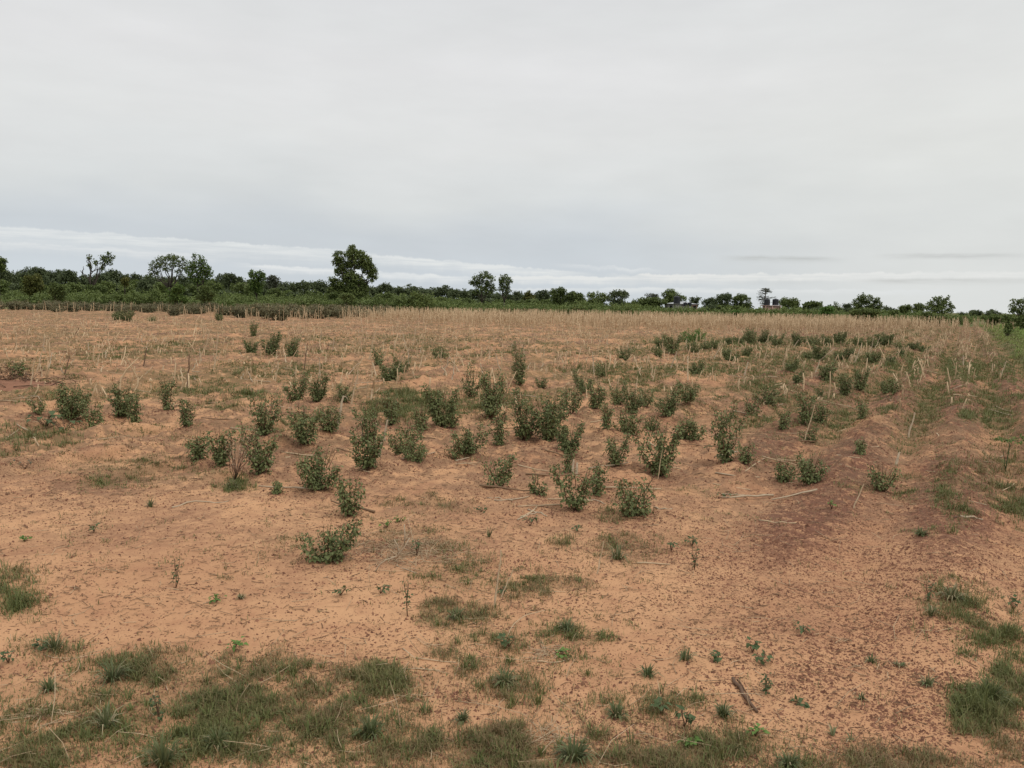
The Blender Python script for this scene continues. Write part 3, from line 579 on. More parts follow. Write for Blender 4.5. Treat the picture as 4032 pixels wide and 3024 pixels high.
# the far wood: one tree after the other under the measured skyline
SKY = [(-60,1062),(20,1062),(60,1069),(100,1068),(130,1056),(160,1054),(190,1070),(220,1060),(250,1072),(300,1077),(340,1085),(400,1082),(440,1066),(470,1074),(500,1085),(560,1086),(620,1092),(840,1098),(900,1105),
       (1000,1106),(1110,1116),(1180,1116),(1215,1106),(1245,1102),(1275,1112),(1300,1125),(1450,1135),(1480,1128),(1515,1122),(1545,1133),(1580,1136),(1615,1128),(1650,1140),(1700,1142),(1740,1137),(1770,1138),(1800,1148),(1850,1148),(1950,1158),(2050,1168),(2300,1175)]
sk = np.array(SKY, float); rg = np.random.default_rng(11)
x = -60; i = 0; tprot = []
while x < 2290:
    w = rg.uniform(44, 84); yt = np.interp(x, sk[:, 0], sk[:, 1])+rg.uniform(-14, -5); Y = rg.uniform(195, 235)
    yb = 1162+0.0185*x+14
    nb_ = crown_blobs(x-w/2, x+w/2, yt, max(yb, yt+30), Y, rg, n=7)
    tree('wood_tree', nb_, (x, yb+10), Y, 'dark rounded tree in the far wood along the left half of the horizon', group='trees of the far wood', mt=M_FOREST, leaf=0.42, dens=1.0, trunk=.2, seed=200+i, nb=3)
    x += w*rg.uniform(.33, .5); i += 1
x = 10
while x < 3560:
    w = rg.uniform(50, 95); hor = 1162+0.0185*x; Y = rg.uniform(135, 170)
    up = np.interp(x, [0, 900, 1300, 1800, 2600, 3600], [78, 66, 46, 26, 18, 12])*rg.uniform(.6, 1.15)
    if rg.random() < (1.0 if x < 1900 else .85) and not (2560 < x < 2800 or 2960 < x < 3110):
        nb_ = crown_blobs(x-w/2, x+w/2, hor-up, hor+16, Y, rg, n=6)
        tree('bushy_tree', nb_, (x, hor+25), Y, 'low bushy tree standing in front of the far wood and behind the scrub', group='low bushy trees behind the scrub', mt=(M_TREE, M_SCRUB, M_FOREST)[i % 3], leaf=0.34, dens=.9, trunk=.14, seed=400+i, nb=3)
    x += w*rg.uniform(.5, .85); i += 1

# ------------------------------------------------------------------ scrub belt and shrubs
def scrub_belt():
    rg = np.random.default_rng(21); mb = MB(); B = []
    for k in range(2900):
        Y = 106+60*rg.random()**1.6; a = rg.uniform(-0.72, 0.60); x = a*Y
        if x*math.cos(RAZ)-Y*math.sin(RAZ) > 0 and Y < 150: continue
        hmax = np.interp(a, [-.65, -.2, 0, .2, .45, .6], [2.5, 2.45, 2.2, 1.75, 1.5, 1.2])
        if Y < 141 and (.17 < a < .265 or .30 < a < .345): hmax = 1.62
        h = hmax*rg.uniform(.35, 1.0)*(0.35+1.05*float(vnoise(np.array(x*.16), np.array(Y*.16), 4)))
        r = rg.uniform(.7, 1.7)
        B.append((x, Y, h*.5, r, r, h*.52))
    P, D, N = clumps(np.array(B), rg, 0.3, 0.27, .5, .6)
    n = len(P); L = .27*rg.uniform(.6, 1.4, n); leaves(mb, P, D, N, L, L*.6)
    o = mb.build('scrub', M_SCRUB); tag(o, 'low green scrub filling the ground between the field and the trees', 'scrub', kind='stuff')
scrub_belt()
SH = [(194,267,1112,1192,92,M_TREE,'dark dense shrub standing alone at the field edge at far left'),
 (655,741,1117,1192,95,M_GTREE,'bright green shrub below the flat topped tree at the field edge'),
 (768,852,1122,1190,97,M_TREE,'dark shrub below the upright green tree at the field edge'),
 (330,425,1118,1165,118,M_SCRUB,'rounded shrub below the half bare tree in the left scrub'),
 (1290,1340,1152,1182,112,M_TREE,'small dark shrub at the left foot of the big tree'),
 (1335,1400,1154,1190,105,M_TREE,'dark bluish shrub in front of the trunk of the big tree'),
 (1470,1500,1165,1190,108,M_TREE,'small dark shrub on the scrub right of the big tree'),
 (3336,3466,1213,1262,92,M_TREE,'large dark shrub below the tall dark double tree'),
 (3498,3545,1222,1250,110,M_SCRUB,'round green shrub right of the large dark shrub'),
 (3620,3680,1226,1266,88,M_SCRUB,'green shrub under the left side of the spiky tree'),
 (3670,3725,1238,1268,86,M_TREE,'dark shrub under the right side of the spiky tree'),
 (3950,4000,1235,1285,80,M_SCRUB,'green shrub at the left foot of the tree on the right edge'),
 (3990,4060,1245,1290,76,M_TREE,'dark shrub against the right edge behind the green lane'),
 (3870,3960,1240,1272,95,M_SCRUB,'low wide shrub at the far end of the green lane'),
 (3956,3986,1272,1316,54,M_TREE,'small narrow shrub standing by itself on the green lane'),
 (3225,3290,1208,1240,105,M_BRIGHT,'light green shrub in the scrub right of the tank pair'),
 (2878,2915,1222,1240,104,M_BRIGHT,'light green small shrub in the scrub below the twin crowned tree')]
for i, (x0, x1, y0, y1, Y, mt, lb) in enumerate(SH):
    bl = crown_blobs(x0, x1, y0, y1, Y, rg, n=8, lo=.15); b = at_depth((x0+x1)/2, y1, Y); b[2] = 0
    r_ = empty('shrub', b, lb, 'shrub'); P, D, N = clumps(bl, rg, .26, .17 if Y > 60 else .1, 1.0, .5)
    mb = MB(); n = len(P); L = (.19 if Y > 60 else .11)*rg.uniform(.6, 1.4, n); leaves(mb, P-b, D, N, L, L*.65); mb.build('foliage', mt, r_)
    tb = MB()
    for k in range(9): limb(tb, rg.normal(size=3)*[.15, .15, 0], bl[k % len(bl), :3]-b, .035, .01, rg, .1, 4, 4)
    tb.build('stem', M_BARK, r_)

# ------------------------------------------------------------------ buildings, tanks, poles
M_PINK, t_, p_ = mat('pink_plaster', .9, .1)
n_ = noise(t_, 1.5, 4, .6); t_.links.new(mixc(n_, (.32, .205, .16), (.43, .29, .23), tree=t_), p_.inputs['Base Color'])
M_GREYW, t_, p_ = mat('grey_plaster', .9, .1)
n_ = noise(t_, 1.2, 4, .6); t_.links.new(mixc(n_, (.17, .165, .14), (.27, .26, .22), tree=t_), p_.inputs['Base Color'])
M_ROOF, t_, p_ = mat('sheet_roof', .45, .4); p_.inputs['Metallic'].default_value = .3
n_ = noise(t_, 2, 4, .6); t_.links.new(mixc(n_, (.33, .34, .35), (.50, .51, .51), tree=t_), p_.inputs['Base Color'])
M_TANK, t_, p_ = mat('black_plastic', .45, .4)
n_ = noise(t_, 3, 3, .6); t_.links.new(mixc(n_, (.010, .011, .016), (.024, .025, .032), tree=t_), p_.inputs['Base Color'])
M_DARK, t_, p_ = mat('dark_opening', .9, .1); p_.inputs['Base Color'].default_value = (.02, .02, .02, 1)
def tank(px0, px1, py0, py1, Y, label, grp=None):
    b = at_depth((px0+px1)/2, py1, Y); r = (px1-px0)/2*Y/F; h = (py1-py0)*Y/F
    root = empty('water_tank', b, label, 'water tank', grp)
    prof = [(r*.96, 0), (r, .04)]
    for k in range(7):
        z = .06+(h*.80-.06)*k/7; s = h*.80/7
        prof += [(r, z), (r, z+s*.6), (r*.955, z+s*.72), (r*.955, z+s*.88)]
    prof += [(r, h*.82), (r*.9, h*.88), (r*.55, h*.93), (r*.28, h*.95)]
    m1 = MB(); m1.lathe(prof, 28); m1.build('body', M_TANK, root)
    m2 = MB(); m2.lathe([(r*.27, h*.94), (r*.27, h*.985), (r*.22, h), (.02, h*1.005)], 20); m2.build('lid', M_TANK, root)
    return b, r, h
def house():
    Y = 138; k = Y/F
    c = at_depth(2688, 1210, Y); c[2] = 0
    L = (2748-2627)*k; root = empty('farm_house', c, 'low house with a pale sheet roof and pink end wall behind the scrub', 'house')
    zt = lambda py: at_depth(2688, py, Y)[2]
    z0, z1, z2 = -.1, zt(1196.5), zt(1187)
    hw = L/2-.15; dp = 3.0
    m = MB(); m.box((-hw*.5, 0, (z0+z1)/2), (hw, .2, z1-z0)); m.build('rear_wall', M_GREYW, root)
    m = MB(); m.box((hw*.5+.003, -.003, (z0+z1)/2), (hw, .2, z1-z0)); m.build('front_wall', M_PINK, root)
    m = MB(); m.box((-hw+.1, dp/2+.1, (z0+z1)/2-.003), (.2, dp, z1-z0)); m.build('end_wall', M_GREYW, root)
    m = MB(); m.box((hw-.1, dp/2+.1, (z0+z1)/2-.004), (.2, dp, z1-z0)); m.build('end_wall', M_PINK, root)
    m = MB(); m.box((0, dp+.2, (z0+z1)/2), (2*hw-.01, .2, z1-z0-.01)); m.build('back_wall', M_GREYW, root)
    # hipped corrugated roof
    m = MB(); ov = .25; xs = np.linspace(-hw-ov, hw+ov, 90); cor = .018*np.sin(xs*2*PI/.2)
    rz = np.interp(xs, [-hw-ov, -hw*.15, hw*.25, hw+ov], [z1+.02, z2, z2, z1+.02])
    fr = np.stack([xs, np.full(90, -ov-.1), np.full(90, z1)+cor], 1); md = np.stack([xs, np.full(90, dp/2), np.maximum(rz, z1+.03)+cor], 1); bk = np.stack([xs, np.full(90, dp+ov+.3), np.full(90, z1)+cor], 1)
    v = np.concatenate([fr, md, bk]); i_ = np.arange(89); q = np.concatenate([np.stack([i_+o, i_+1+o, i_+91+o, i_+90+o], 1) for o in (0, 90)])
    v2 = v-np.array([0, 0, .04]); m.add(np.concatenate([v, v2]), [q, q[:, ::-1]+270]); m.build('roof', M_ROOF, root)
    for xw, w, d in ((2645, .7, 'window'), (2735, .55, 'window')):
        m = MB(); m.box((at_depth(xw, 1200, Y)[0]-c[0], -.105, z1-.62), (w, .03, .62)); m.build(d, M_DARK, root)
    m = MB(); m.box((at_depth(2660, 1200, Y)[0]-c[0], -.107, .95), (.8, .03, 1.9)); m.build('door', M_DARKWOOD, root)
house()
tp_, tr_, th_ = tank(2652, 2678, 1164, 1196, 131, 'tall black ribbed water tank standing alone before the low house')
st = empty('tank_stand', (tp_[0], tp_[1], 0), 'short block tower under the single tall black tank', 'tank stand')
m = MB(); m.box((0, 0, tp_[2]/2-.08), (1.15, 1.15, tp_[2]-.16)); m.build('base', M_GREYW, st)
m = MB(); m.box((0, 0, tp_[2]-.045), (1.35, 1.35, .07)); m.build('slab', M_GREYW, st)
for a_, b_, l_ in ((2690, 2706, 'low wide black tank, left of two by the pink house wall'), (2707, 2723, 'low wide black tank touching the pink house wall')):
    tq, _, _ = tank(a_, b_, 1190, 1207, 133, l_)
    s2 = empty('tank_plinth', (tq[0], tq[1], 0), 'low block plinth under the '+('left' if 'left' in l_ else 'right')+' low black tank by the pink house wall', 'plinth')
    m = MB(); m.box((0, 0, tq[2]/2-.005), (.75, .75, tq[2]-.01)); m.build('block', M_GREYW, s2)
def tower():
    Y = 132; k = Y/F; c = at_depth(3037, 1210, Y); c[2] = 0
    root = empty('tank_tower', c, 'pink block tower with a flat slab carrying two black tanks', 'tank stand')
    zt = at_depth(3037, 1202.5, Y)[2]; hw = 61*k/2
    m = MB(); m.box((0, 0, zt/2-.06), (2*hw-.12, 1.6, zt-.12)); m.build('wall', M_PINK, root)
    m = MB(); m.box((-.12, 0, zt-.055), (2*hw+.35, 1.9, .11)); m.build('slab', M_PINK, root)
    for x in (-hw+.08, -.1, hw-.08):
        m = MB(); m.box((x, -.86, zt/2-.065), (.16, .16, zt-.13)); m.build('pillar', M_PINK, root)
    return zt
tower()
tank(3008, 3031, 1175.5, 1202, 132, 'left of the two black water tanks on the pink tower', 'pair of tanks on the pink tower')
tank(3041, 3065, 1175.5, 1202, 132, 'right of the two black water tanks on the pink tower', 'pair of tanks on the pink tower')
for px_, y0_, lb in ((970, 1115, 'thin utility pole left of the big tree, in front of the wood'), (1667, 1154, 'thin utility pole in the wood right of the big tree')):
    b = at_depth(px_, 1190, 150); b[2] = 0; h = at_depth(px_, y0_, 150)[2]
    e = empty('utility_pole', b, lb, 'utility pole')
    m = MB(); m.tube([(0, 0, -.3), (0, 0, h)], [.12, .08], 8); m.build('post', M_BARK, e)
    m = MB(); m.box((0, -.12, h-.35), (1.2, .1, .1)); m.build('crossarm', M_BARK, e)
# ------------------------------------------------------------------ cotton bushes
def bush_mesh(h, w, rg, style='v', leaf=0.042, dens=1.0):
    """stems and leaves of one bush of height h and width w (metres), base at 0"""
    st, lf = MB(), MB(); leaf = leaf*np.clip((h/.4)**.35, .7, 1.4)*.70; dens = dens*rg.uniform(.75, 1.25)
    ns = {'v': 8, 'r': 9, 't': 5, 'f': 7}[style]; nt_ = int(np.clip(ns*(w/.30)**.6, 5, 18))
    P, D, N, T = [], [], [], []
    nl_ = int(rg.integers(3, 5)); la = np.array([0, PI, PI*.55, PI*1.45])[:nl_]+rg.normal(size=nl_)*.25; lh = rg.uniform(.62, 1.05, nl_); lh[rg.integers(0, 2)] = 1.03; lo_ = rg.uniform(.45, .9, nl_); lo_[:2] = rg.uniform(.6, 1.0, 2); la = np.append(la, rg.uniform(0, 6)); lh = np.append(lh, rg.uniform(.7, 1.0)); lo_ = np.append(lo_, .25)
    for i in range(nt_):
        a = 2*PI*(i+rg.uniform(-.3, .3))/nt_; o = rg.uniform(.2, 1.0)**.8*w/2
        if style in 'vf': a = la[i % len(la)]+rg.normal()*.35; o = w/2*lo_[i % len(la)]*rg.uniform(.75, 1.1)
        if style == 't': o *= .8
        hh = h*rg.uniform(.72, 1.05) if style != 'r' else h*math.sqrt(max(.15, 1-(o/(w*.56))**2))*rg.uniform(.85, 1.05)
        if style in 'vf': hh = h*lh[i % len(la)]*rg.uniform(.85, 1.05)
        t = np.linspace(0, 1, 7)[:, None]
        bow = {'v': .75, 'r': .55, 't': .9, 'f': .7}[style]
        pts = np.concatenate([np.cos(a)*o*t**bow+rg.normal()*.004, np.sin(a)*o*t**bow, hh*t**1.1], 1)
        pts[1:] += rg.normal(size=(6, 3))*.035*h
        st.tube(pts, np.linspace(.006, .002, 7)*(h/.45)**.5, 4)
        nlv = int(dens*hh/leaf*8.6*(1.0 if style != 'f' else .75))
        u = rg.uniform({'v': .16, 'r': .06, 't': .05, 'f': .2}[style], 1.0, nlv)
        k = u*6; i0 = np.minimum(k.astype(int), 5); fr = (k-i0)[:, None]
        p = pts[i0]*(1-fr)+pts[i0+1]*fr
        out = leaf*rg.uniform(.2, 1.9, nlv)*(1.25-.55*u)
        th = rg.uniform(0, 2*PI, nlv); q = np.stack([np.cos(th), np.sin(th), rg.uniform(-.25, .5, nlv)], 1)
        P.append(p+q*out[:, None]); D.append(q*.8+np.array([0, 0, -.55])+rg.normal(size=(nlv, 3))*.35)
        N.append(np.array([0, 0, 1.0])+q*.4+rg.normal(size=(nlv, 3))*.35); T.append(rg.uniform(.65, 1.25, nlv)*(1.15-.35*u))
        # leafy side shoots
        for s_ in range(2 if h > .3 else 1):
            u0 = rg.uniform(.3, .8); k0 = min(int(u0*6), 5); b0 = pts[k0]; d0 = np.array([math.cos(a+rg.normal()), math.sin(a+rg.normal()), .7])*h*.18
            st.tube([b0, b0+d0*.5, b0+d0], [.003, .002, .0015], 3)
            n2 = int(6*dens); p2 = b0+d0*rg.uniform(.2, 1, (n2, 1))+rg.normal(size=(n2, 3))*leaf*.5
            P.append(p2); D.append(rg.normal(size=(n2, 3))+[0, 0, -.3]); N.append(rg.normal(size=(n2, 3))*.4+[0, 0, 1]); T.append(rg.uniform(.6, 1.0, n2))
    for s_ in range(int(rg.integers(2, 6)) if h > .12 else 1):       # bare or thinly leaved shoots standing above the rest
        a = rg.uniform(0, 2*PI); o = w*.42*rg.random()**.6; tp = np.array([math.cos(a)*o, math.sin(a)*o, h*rg.uniform(.95, 1.15)]); b0 = tp*np.array([.45, .45, .5])
        st.tube([b0, (b0+tp)/2+rg.normal(size=3)*.01*h, tp], [.0035, .0025, .0012], 3)
        n2 = int(rg.integers(5, 14)); u = rg.uniform(0, 1, (n2, 1)); P.append(b0*(1-u)+tp*u+rg.normal(size=(n2, 3))*leaf*.35); D.append(rg.normal(size=(n2, 3))+[0, 0, .2]); N.append(rg.normal(size=(n2, 3))*.5+[0, 0, 1]); T.append(rg.uniform(.4, .85, n2))
    P = np.concatenate(P); P[:, 2] = np.maximum(P[:, 2], leaf*.4); L = leaf*np.concatenate(T)
    leaves(lf, P, np.concatenate(D), np.concatenate(N), L, L*rg.uniform(.6, .95, len(L)), droop=.3)
    return st, lf
def put_bush(x0, x1, y0, y1, style, label, rg, group=None, mt=None, name='cotton_bush', cat='bush', leaf=.042, dens=1.0, lean=0):
    b = at((x0+x1)/2*V+lean, y1*V); dd = b[1]
    h = max(.06, (y1-y0)*V*dd/F*1.14); w = max(.06, (x1-x0)*V*dd/F*1.36)
    st, lf = bush_mesh(h, w, rg, style, leaf, dens)
    root = empty(name, b-np.array([0, 0, .01]), label, cat, group)
    st.build('stem', M_STEM, root); lf.build('foliage', mt or M_COTTON, root)
    return root
rg = np.random.default_rng(31)
GB = 'cotton bushes scattered over the field'
BU = [
 (648,756,1132,1214,'v','nearest cotton bush, V shaped, beside the dead twig litter'),
 (722,790,1038,1115,'v','small V shaped bush just behind the nearest bush'),
 (645,737,980,1058,'v','open wide bush on bare sand, behind and left of the V shaped pair'),
 (1208,1282,1012,1103,'v','bush at the front of the middle, left neighbour of the widest front bush'),
 (1318,1414,1028,1112,'r','widest bush of the front row, right of centre'),
 (1272,1310,1002,1068,'t','slim bush between and behind the two front centre bushes'),
 (1142,1178,1026,1069,'r','tiny bush standing alone left of the two front centre bushes'),
 (1046,1112,986,1056,'f','bush with a bare stem and leaves leaning right, near the fallen poles'),
 (1214,1240,975,1018,'t','wisp of a bush behind the left front centre bush, by a pale stub'),
 (1713,1782,984,1046,'v','V shaped bush with dark thin leaves on the right sand'),
 (1672,1714,992,1038,'r','small round bush left of the V shaped one on the right sand'),
 (1876,1934,1008,1062,'f','rightmost front bush, beside the broken stalk with a white tip'),
 (1848,1868,950,982,'t','tiny upright plant alone in the middle of the right rows'),
 (1380,1468,918,1018,'v','tall V shaped bush right of centre, with a dense dark foot'),
 (1302,1360,945,1010,'v','round topped bush just left of the tall V shaped one'),
 (1200,1256,918,984,'v','bush with drooping right side, between the big thicket and the front centre'),
 (1532,1604,884,998,'t','tall dense column of a bush, right of the centre group'),
 (1596,1622,950,996,'f','low shoot at the right foot of the tall dense column bush'),
 (1604,1642,845,900,'t','narrow bush behind the tall dense column bush'),
 (1637,1684,832,877,'r','round bush behind and right of the narrow bush'),
 (1714,1758,850,920,'t','left half of a pair of leafy bushes on the right rows'),
 (1750,1788,868,913,'r','right half of the pair of leafy bushes on the right rows'),
 (1732,1764,922,956,'v','small bush just in front of the leafy pair on the right rows'),
 (1678,1705,893,930,'t','small upright bush left of the leafy pair'),
 (1848,1873,876,912,'t','small upright bush right of the leafy pair'),
 (1098,1168,852,950,'v','left part of the biggest thicket in the centre of the field'),
 (1150,1222,850,952,'v','right part of the biggest thicket in the centre of the field'),
 (1212,1258,848,908,'f','thin bush attached to the right side of the biggest thicket'),
 (1000,1040,792,858,'f','top of the leaning trio of bushes left of the thicket'),
 (1036,1090,820,912,'v','middle of the leaning trio of bushes left of the thicket'),
 (1060,1098,880,962,'t','foot of the leaning trio of bushes left of the thicket'),
 (1098,1146,764,838,'t','bush with a tall pointed crown on its own mound, centre of field'),
 (1156,1182,818,840,'v','tiny bush right of the one with the pointed crown'),
 (920,982,842,922,'v','leafy bush standing in the bright weeds left of the leaning trio'),
 (892,926,878,926,'r','low bush at the left foot of the one in the bright weeds'),
 (966,990,880,925,'f','low drooping bush at the right foot of the one in the bright weeds'),
 (824,866,858,920,'t','narrow bush left of the bright weeds'),
 (764,830,885,960,'t','rear half of the tall bush pierced by dry poles'),
 (756,826,930,1014,'v','front half of the tall bush pierced by dry poles'),
 (838,912,914,982,'r','broad round bush right of the tall bush pierced by poles'),
 (866,926,966,1006,'r','low flat bush on the shaded sand below the broad round one'),
 (985,1046,930,988,'v','leafy bush behind the curved fallen pole'),
 (964,1000,950,994,'f','straggly small bush left of the curved fallen pole'),
 (625,690,875,956,'v','large bush with a bare foot, left of the thick leaning stalk'),
 (685,736,872,930,'r','bush touching the thick leaning stalk'),
 (727,762,826,862,'v','small two headed bush above the thick leaning stalk'),
 (614,662,796,862,'v','left and larger bush of the pair on the brown mound'),
 (664,712,812,868,'v','right and smaller bush of the pair on the brown mound'),
 (822,866,780,826,'v','front bush of the trio left of the centre top'),
 (852,882,770,804,'v','rear right bush of the trio left of the centre top'),
 (804,830,756,790,'t','rear left bush of the trio left of the centre top'),
 (936,966,744,774,'r','small rounded bush with a pale stalk through it, right of the trio'),
 (524,596,925,1024,'v','front bush of the tall group beside the dried white dotted plant'),
 (540,606,866,950,'v','rear bush of the tall group beside the dried white dotted plant'),
 (450,506,928,1006,'v','bush between the dried white dotted plant and the left pair'),
 (404,452,936,990,'v','outer left bush of the tall group on the left'),
 (386,420,888,942,'t','slim bush behind the outer left bush of the tall group'),
 (342,382,828,894,'t','narrow bush alone right of the two wide left bushes'),
 (240,288,838,906,'r','left portion of the wide bush second from the left edge'),
 (268,312,856,919,'t','right portion of the wide bush second from the left edge'),
 (116,190,838,912,'r','widest dark bush near the left edge'),
 (182,220,870,928,'f','drooping bush at the right foot of the widest left bush'),
 (66,100,876,906,'f','little drooping plant on a thin stem near the left edge'),
 (24,58,780,817,'r','grey green rounded bush by the brush heap at the left edge'),
 (539,557,698,728,'t','highest of the four small bushes on the far left rows'),
 (530,557,732,760,'v','lowest left of the four small bushes on the far left rows'),
 (564,604,726,770,'v','middle one of the four small bushes on the far left rows'),
 (617,648,732,772,'v','right one of the four small bushes on the far left rows'),
 (588,612,1040,1066,'t','tiny plant left of the open wide bush on bare sand'),
 (1289,1327,880,936,'t','slim bush with a long bare twig, right of the thicket'),
 (1328,1388,886,937,'r','leafy bush between the slim one and the tall V shaped bush'),
 (1392,1424,896,928,'r','small bush behind the tall V shaped bush'),
 (1418,1466,846,908,'v','leafy bush behind the tall V shaped bush, on the right'),
 (1464,1506,830,877,'v','U shaped bush at the right end of the centre group'),
 (1458,1500,910,954,'r','left half of the low bushes right of the tall V shaped bush'),
 (1488,1520,908,950,'v','right half of the low bushes right of the tall V shaped bush'),
 (1238,1278,810,852,'v','left end of the diagonal row of bushes behind the thicket'),
 (1268,1308,822,884,'v','second in the diagonal row of bushes behind the thicket'),
 (1322,1352,830,876,'v','third in the diagonal row of bushes behind the thicket'),
 (1345,1386,844,894,'v','fourth and nearest in the diagonal row behind the thicket'),
 (1380,1408,842,880,'f','thin brownish bush between the diagonal row and the tall leafy one'),
 (1288,1310,782,816,'f','pale thin bush behind the diagonal row'),
 (1489,1515,783,810,'v','small bush alone in the green strip, right of centre'),
 (1333,1363,752,779,'v','small bush alone on the far sand, right of centre'),
 (1695,1720,785,812,'v','left one of two small bushes by the forked white stalk'),
 (1712,1736,800,828,'v','right one of two small bushes by the forked white stalk'),
 (1768,1806,782,824,'v','wide bush right of the two small ones by the forked stalk'),
 (1808,1842,804,848,'v','left bush of the close pair on the right rows'),
 (1840,1873,802,848,'v','right bush of the close pair on the right rows'),
 (1903,1923,826,851,'v','left one of two little bushes at the edge of the red ridges'),
 (1919,1946,818,853,'v','right one of two little bushes at the edge of the red ridges'),
 (1764,1781,834,860,'t','little bush right of the round bush, behind the leafy pair'),
 (1412,1440,730,756,'v','far bush at the left end of the cluster round the bright shrub'),
 (1432,1468,726,768,'v','far bush just left of the bright green shrub'),
 (1478,1514,738,762,'r','far bush right in front of the bright green shrub'),
 (1514,1534,738,756,'r','far bush touching the right side of the bright shrub'),
 (1412,1430,754,772,'r','little far bush below the left end of the cluster'),
 (1531,1551,734,755,'r','far bush a little right of the bright green shrub'),
]
for (x0, x1, y0, y1, s_, lb) in BU:
    put_bush(x0, x1, y0, y1, s_, lb, rg, GB, dens=1.15 if (y1 > 830) else 1.3, leaf=.042 if y1 > 830 else .055, mt=M_COTTON)
ROWB = [(1606,1634,710,741),(1567,1584,730,747),(1585,1608,724,744),(1640,1662,712,744),(1662,1690,720,746),(1710,1732,722,748),(1736,1770,726,748),(1776,1800,724,748),(1800,1826,726,750),(1869,1898,728,752),(1896,1932,730,754),
        (1932,1966,742,757),(1958,1984,742,757),(1984,2008,745,759),(1558,1594,756,781),(1738,1754,758,777),(1755,1784,745,779),(1803,1826,758,779),(1824,1848,752,778),(1866,1904,762,785),(1914,1934,768,788),(1938,1952,758,775),(1600,1625,752,770),(1845,1866,732,750)]
for i, (x0, x1, y0, y1) in enumerate(ROWB):
    put_bush(x0, x1, y0, y1, 'v' if i % 3 else 'r', 'dark far cotton bush in the broken rows right of the bright green shrub', rg, 'far cotton bushes on the right', leaf=.06, dens=1.3)
for i, (x0, x1, y0, y1, lb) in enumerate([(244,262,672,692,'left one of the touching far bushes standing before the left cotton band'),(258,290,668,693,'right, larger one of the touching far bushes standing before the left cotton band'),
        (318,338,680,692,'tiny far bush right of the touching pair before the left cotton band'),(465,481,676,692,'tiny far bush alone before the cotton band, with a tall stalk beside it')]):
    put_bush(x0, x1, y0, y1, 'r', lb, rg, GB, leaf=.07, dens=1.3)
put_bush(1473,1520,709,741,'r','bright green leafy shrub among the dark far bushes right of centre', rg, None, M_BRIGHT, 'green_shrub', 'shrub', .07, 1.6)
# low LOD bushes copied into the dense band on the left
protos = []
for i in range(7):
    h = rg.uniform(.8, 1.05); w = rg.uniform(1.0, 1.5); st, lf = bush_mesh(h, w, np.random.default_rng(60+i), 'v' if i % 2 else 'r', .11, .75)
    protos.append((st, lf, h))
def band():
    rg = np.random.default_rng(77); first = []
    spots = []
    for k in range(285):
        px = rg.uniform(-20, 1560)
        y_front = np.interp(px, [0, 300, 600, 1000, 1250, 1560], [1222, 1224, 1230, 1250, 1253, 1243])+(rg.random() < .2)*rg.uniform(0, 14)
        y_back = np.interp(px, [0, 600, 1560], [1205, 1212, 1224])
        py = y_front-(y_front-y_back)*rg.random()**1.3
        spots.append((px, py))
    for k, (px, py) in enumerate(spots):
        p = at(px, py); i = k % 7
        s = rg.uniform(.75, 1.15)*(1.0 if px > 900 else .9)
        if k < 7:
            root = empty('far_cotton_bush', p, 'dull olive cotton bush in the dense band before the left scrub', 'bush', 'cotton bushes in the dense left band')
            protos[i][0].build('stem', M_STEM, root); protos[i][1].build('foliage', M_OLIVE, root); first.append(root)
        else:
            src = first[i]; root = src.copy(); COL.objects.link(root); root.location = tuple(p)
            for ch in src.children:
                c = ch.copy(); COL.objects.link(c); c.parent = root
        root.rotation_euler = (0, 0, rg.uniform(0, 6.28)); root.scale = (s*1.5, s*1.5, s*rg.uniform(.85, 1.1)*(1.25 if px > 650 else 1.05))
band()

# ------------------------------------------------------------------ standing dry stalks
def stalk_mesh(mb, base, top, r, rg, strips=True, sides=6, tone=0):
    base = np.asarray(base, float); top = np.asarray(top, float); L = np.linalg.norm(top-base)
    k = 6; t = np.linspace(0, 1, k)[:, None]; pts = base*(1-t)+top*t
    pts[1:-1] += rg.normal(size=(k-2, 3))*L*.012
    rs = np.linspace(r*1.15, r*.62, k)
    P2, R2 = [pts[0]-(top-base)*.03], [rs[0]]
    for i in range(k):                     # a swollen node at every joint
        P2 += [pts[i], pts[i]+(top-base)*.012]; R2 += [rs[i]*1.22, rs[i]]
    mb.tube(P2, R2, sides)
    if strips:
        for i in range(rg.integers(1, 4)):
            u = rg.uniform(.25, 1); b = base*(1-u)+top*u; a = rg.uniform(0, 2*PI); q = np.array([math.cos(a), math.sin(a), 0])
            l = L*rg.uniform(.08, .2); d = [b, b+q*l*.35+[0, 0, l*.3], b+q*l*.7+[0, 0, -.1*l], b+q*l*.8+[0, 0, -.7*l]]
            mb.tube(d, [r*.5, r*.45, r*.3, r*.1], 3)
rg = np.random.default_rng(41)
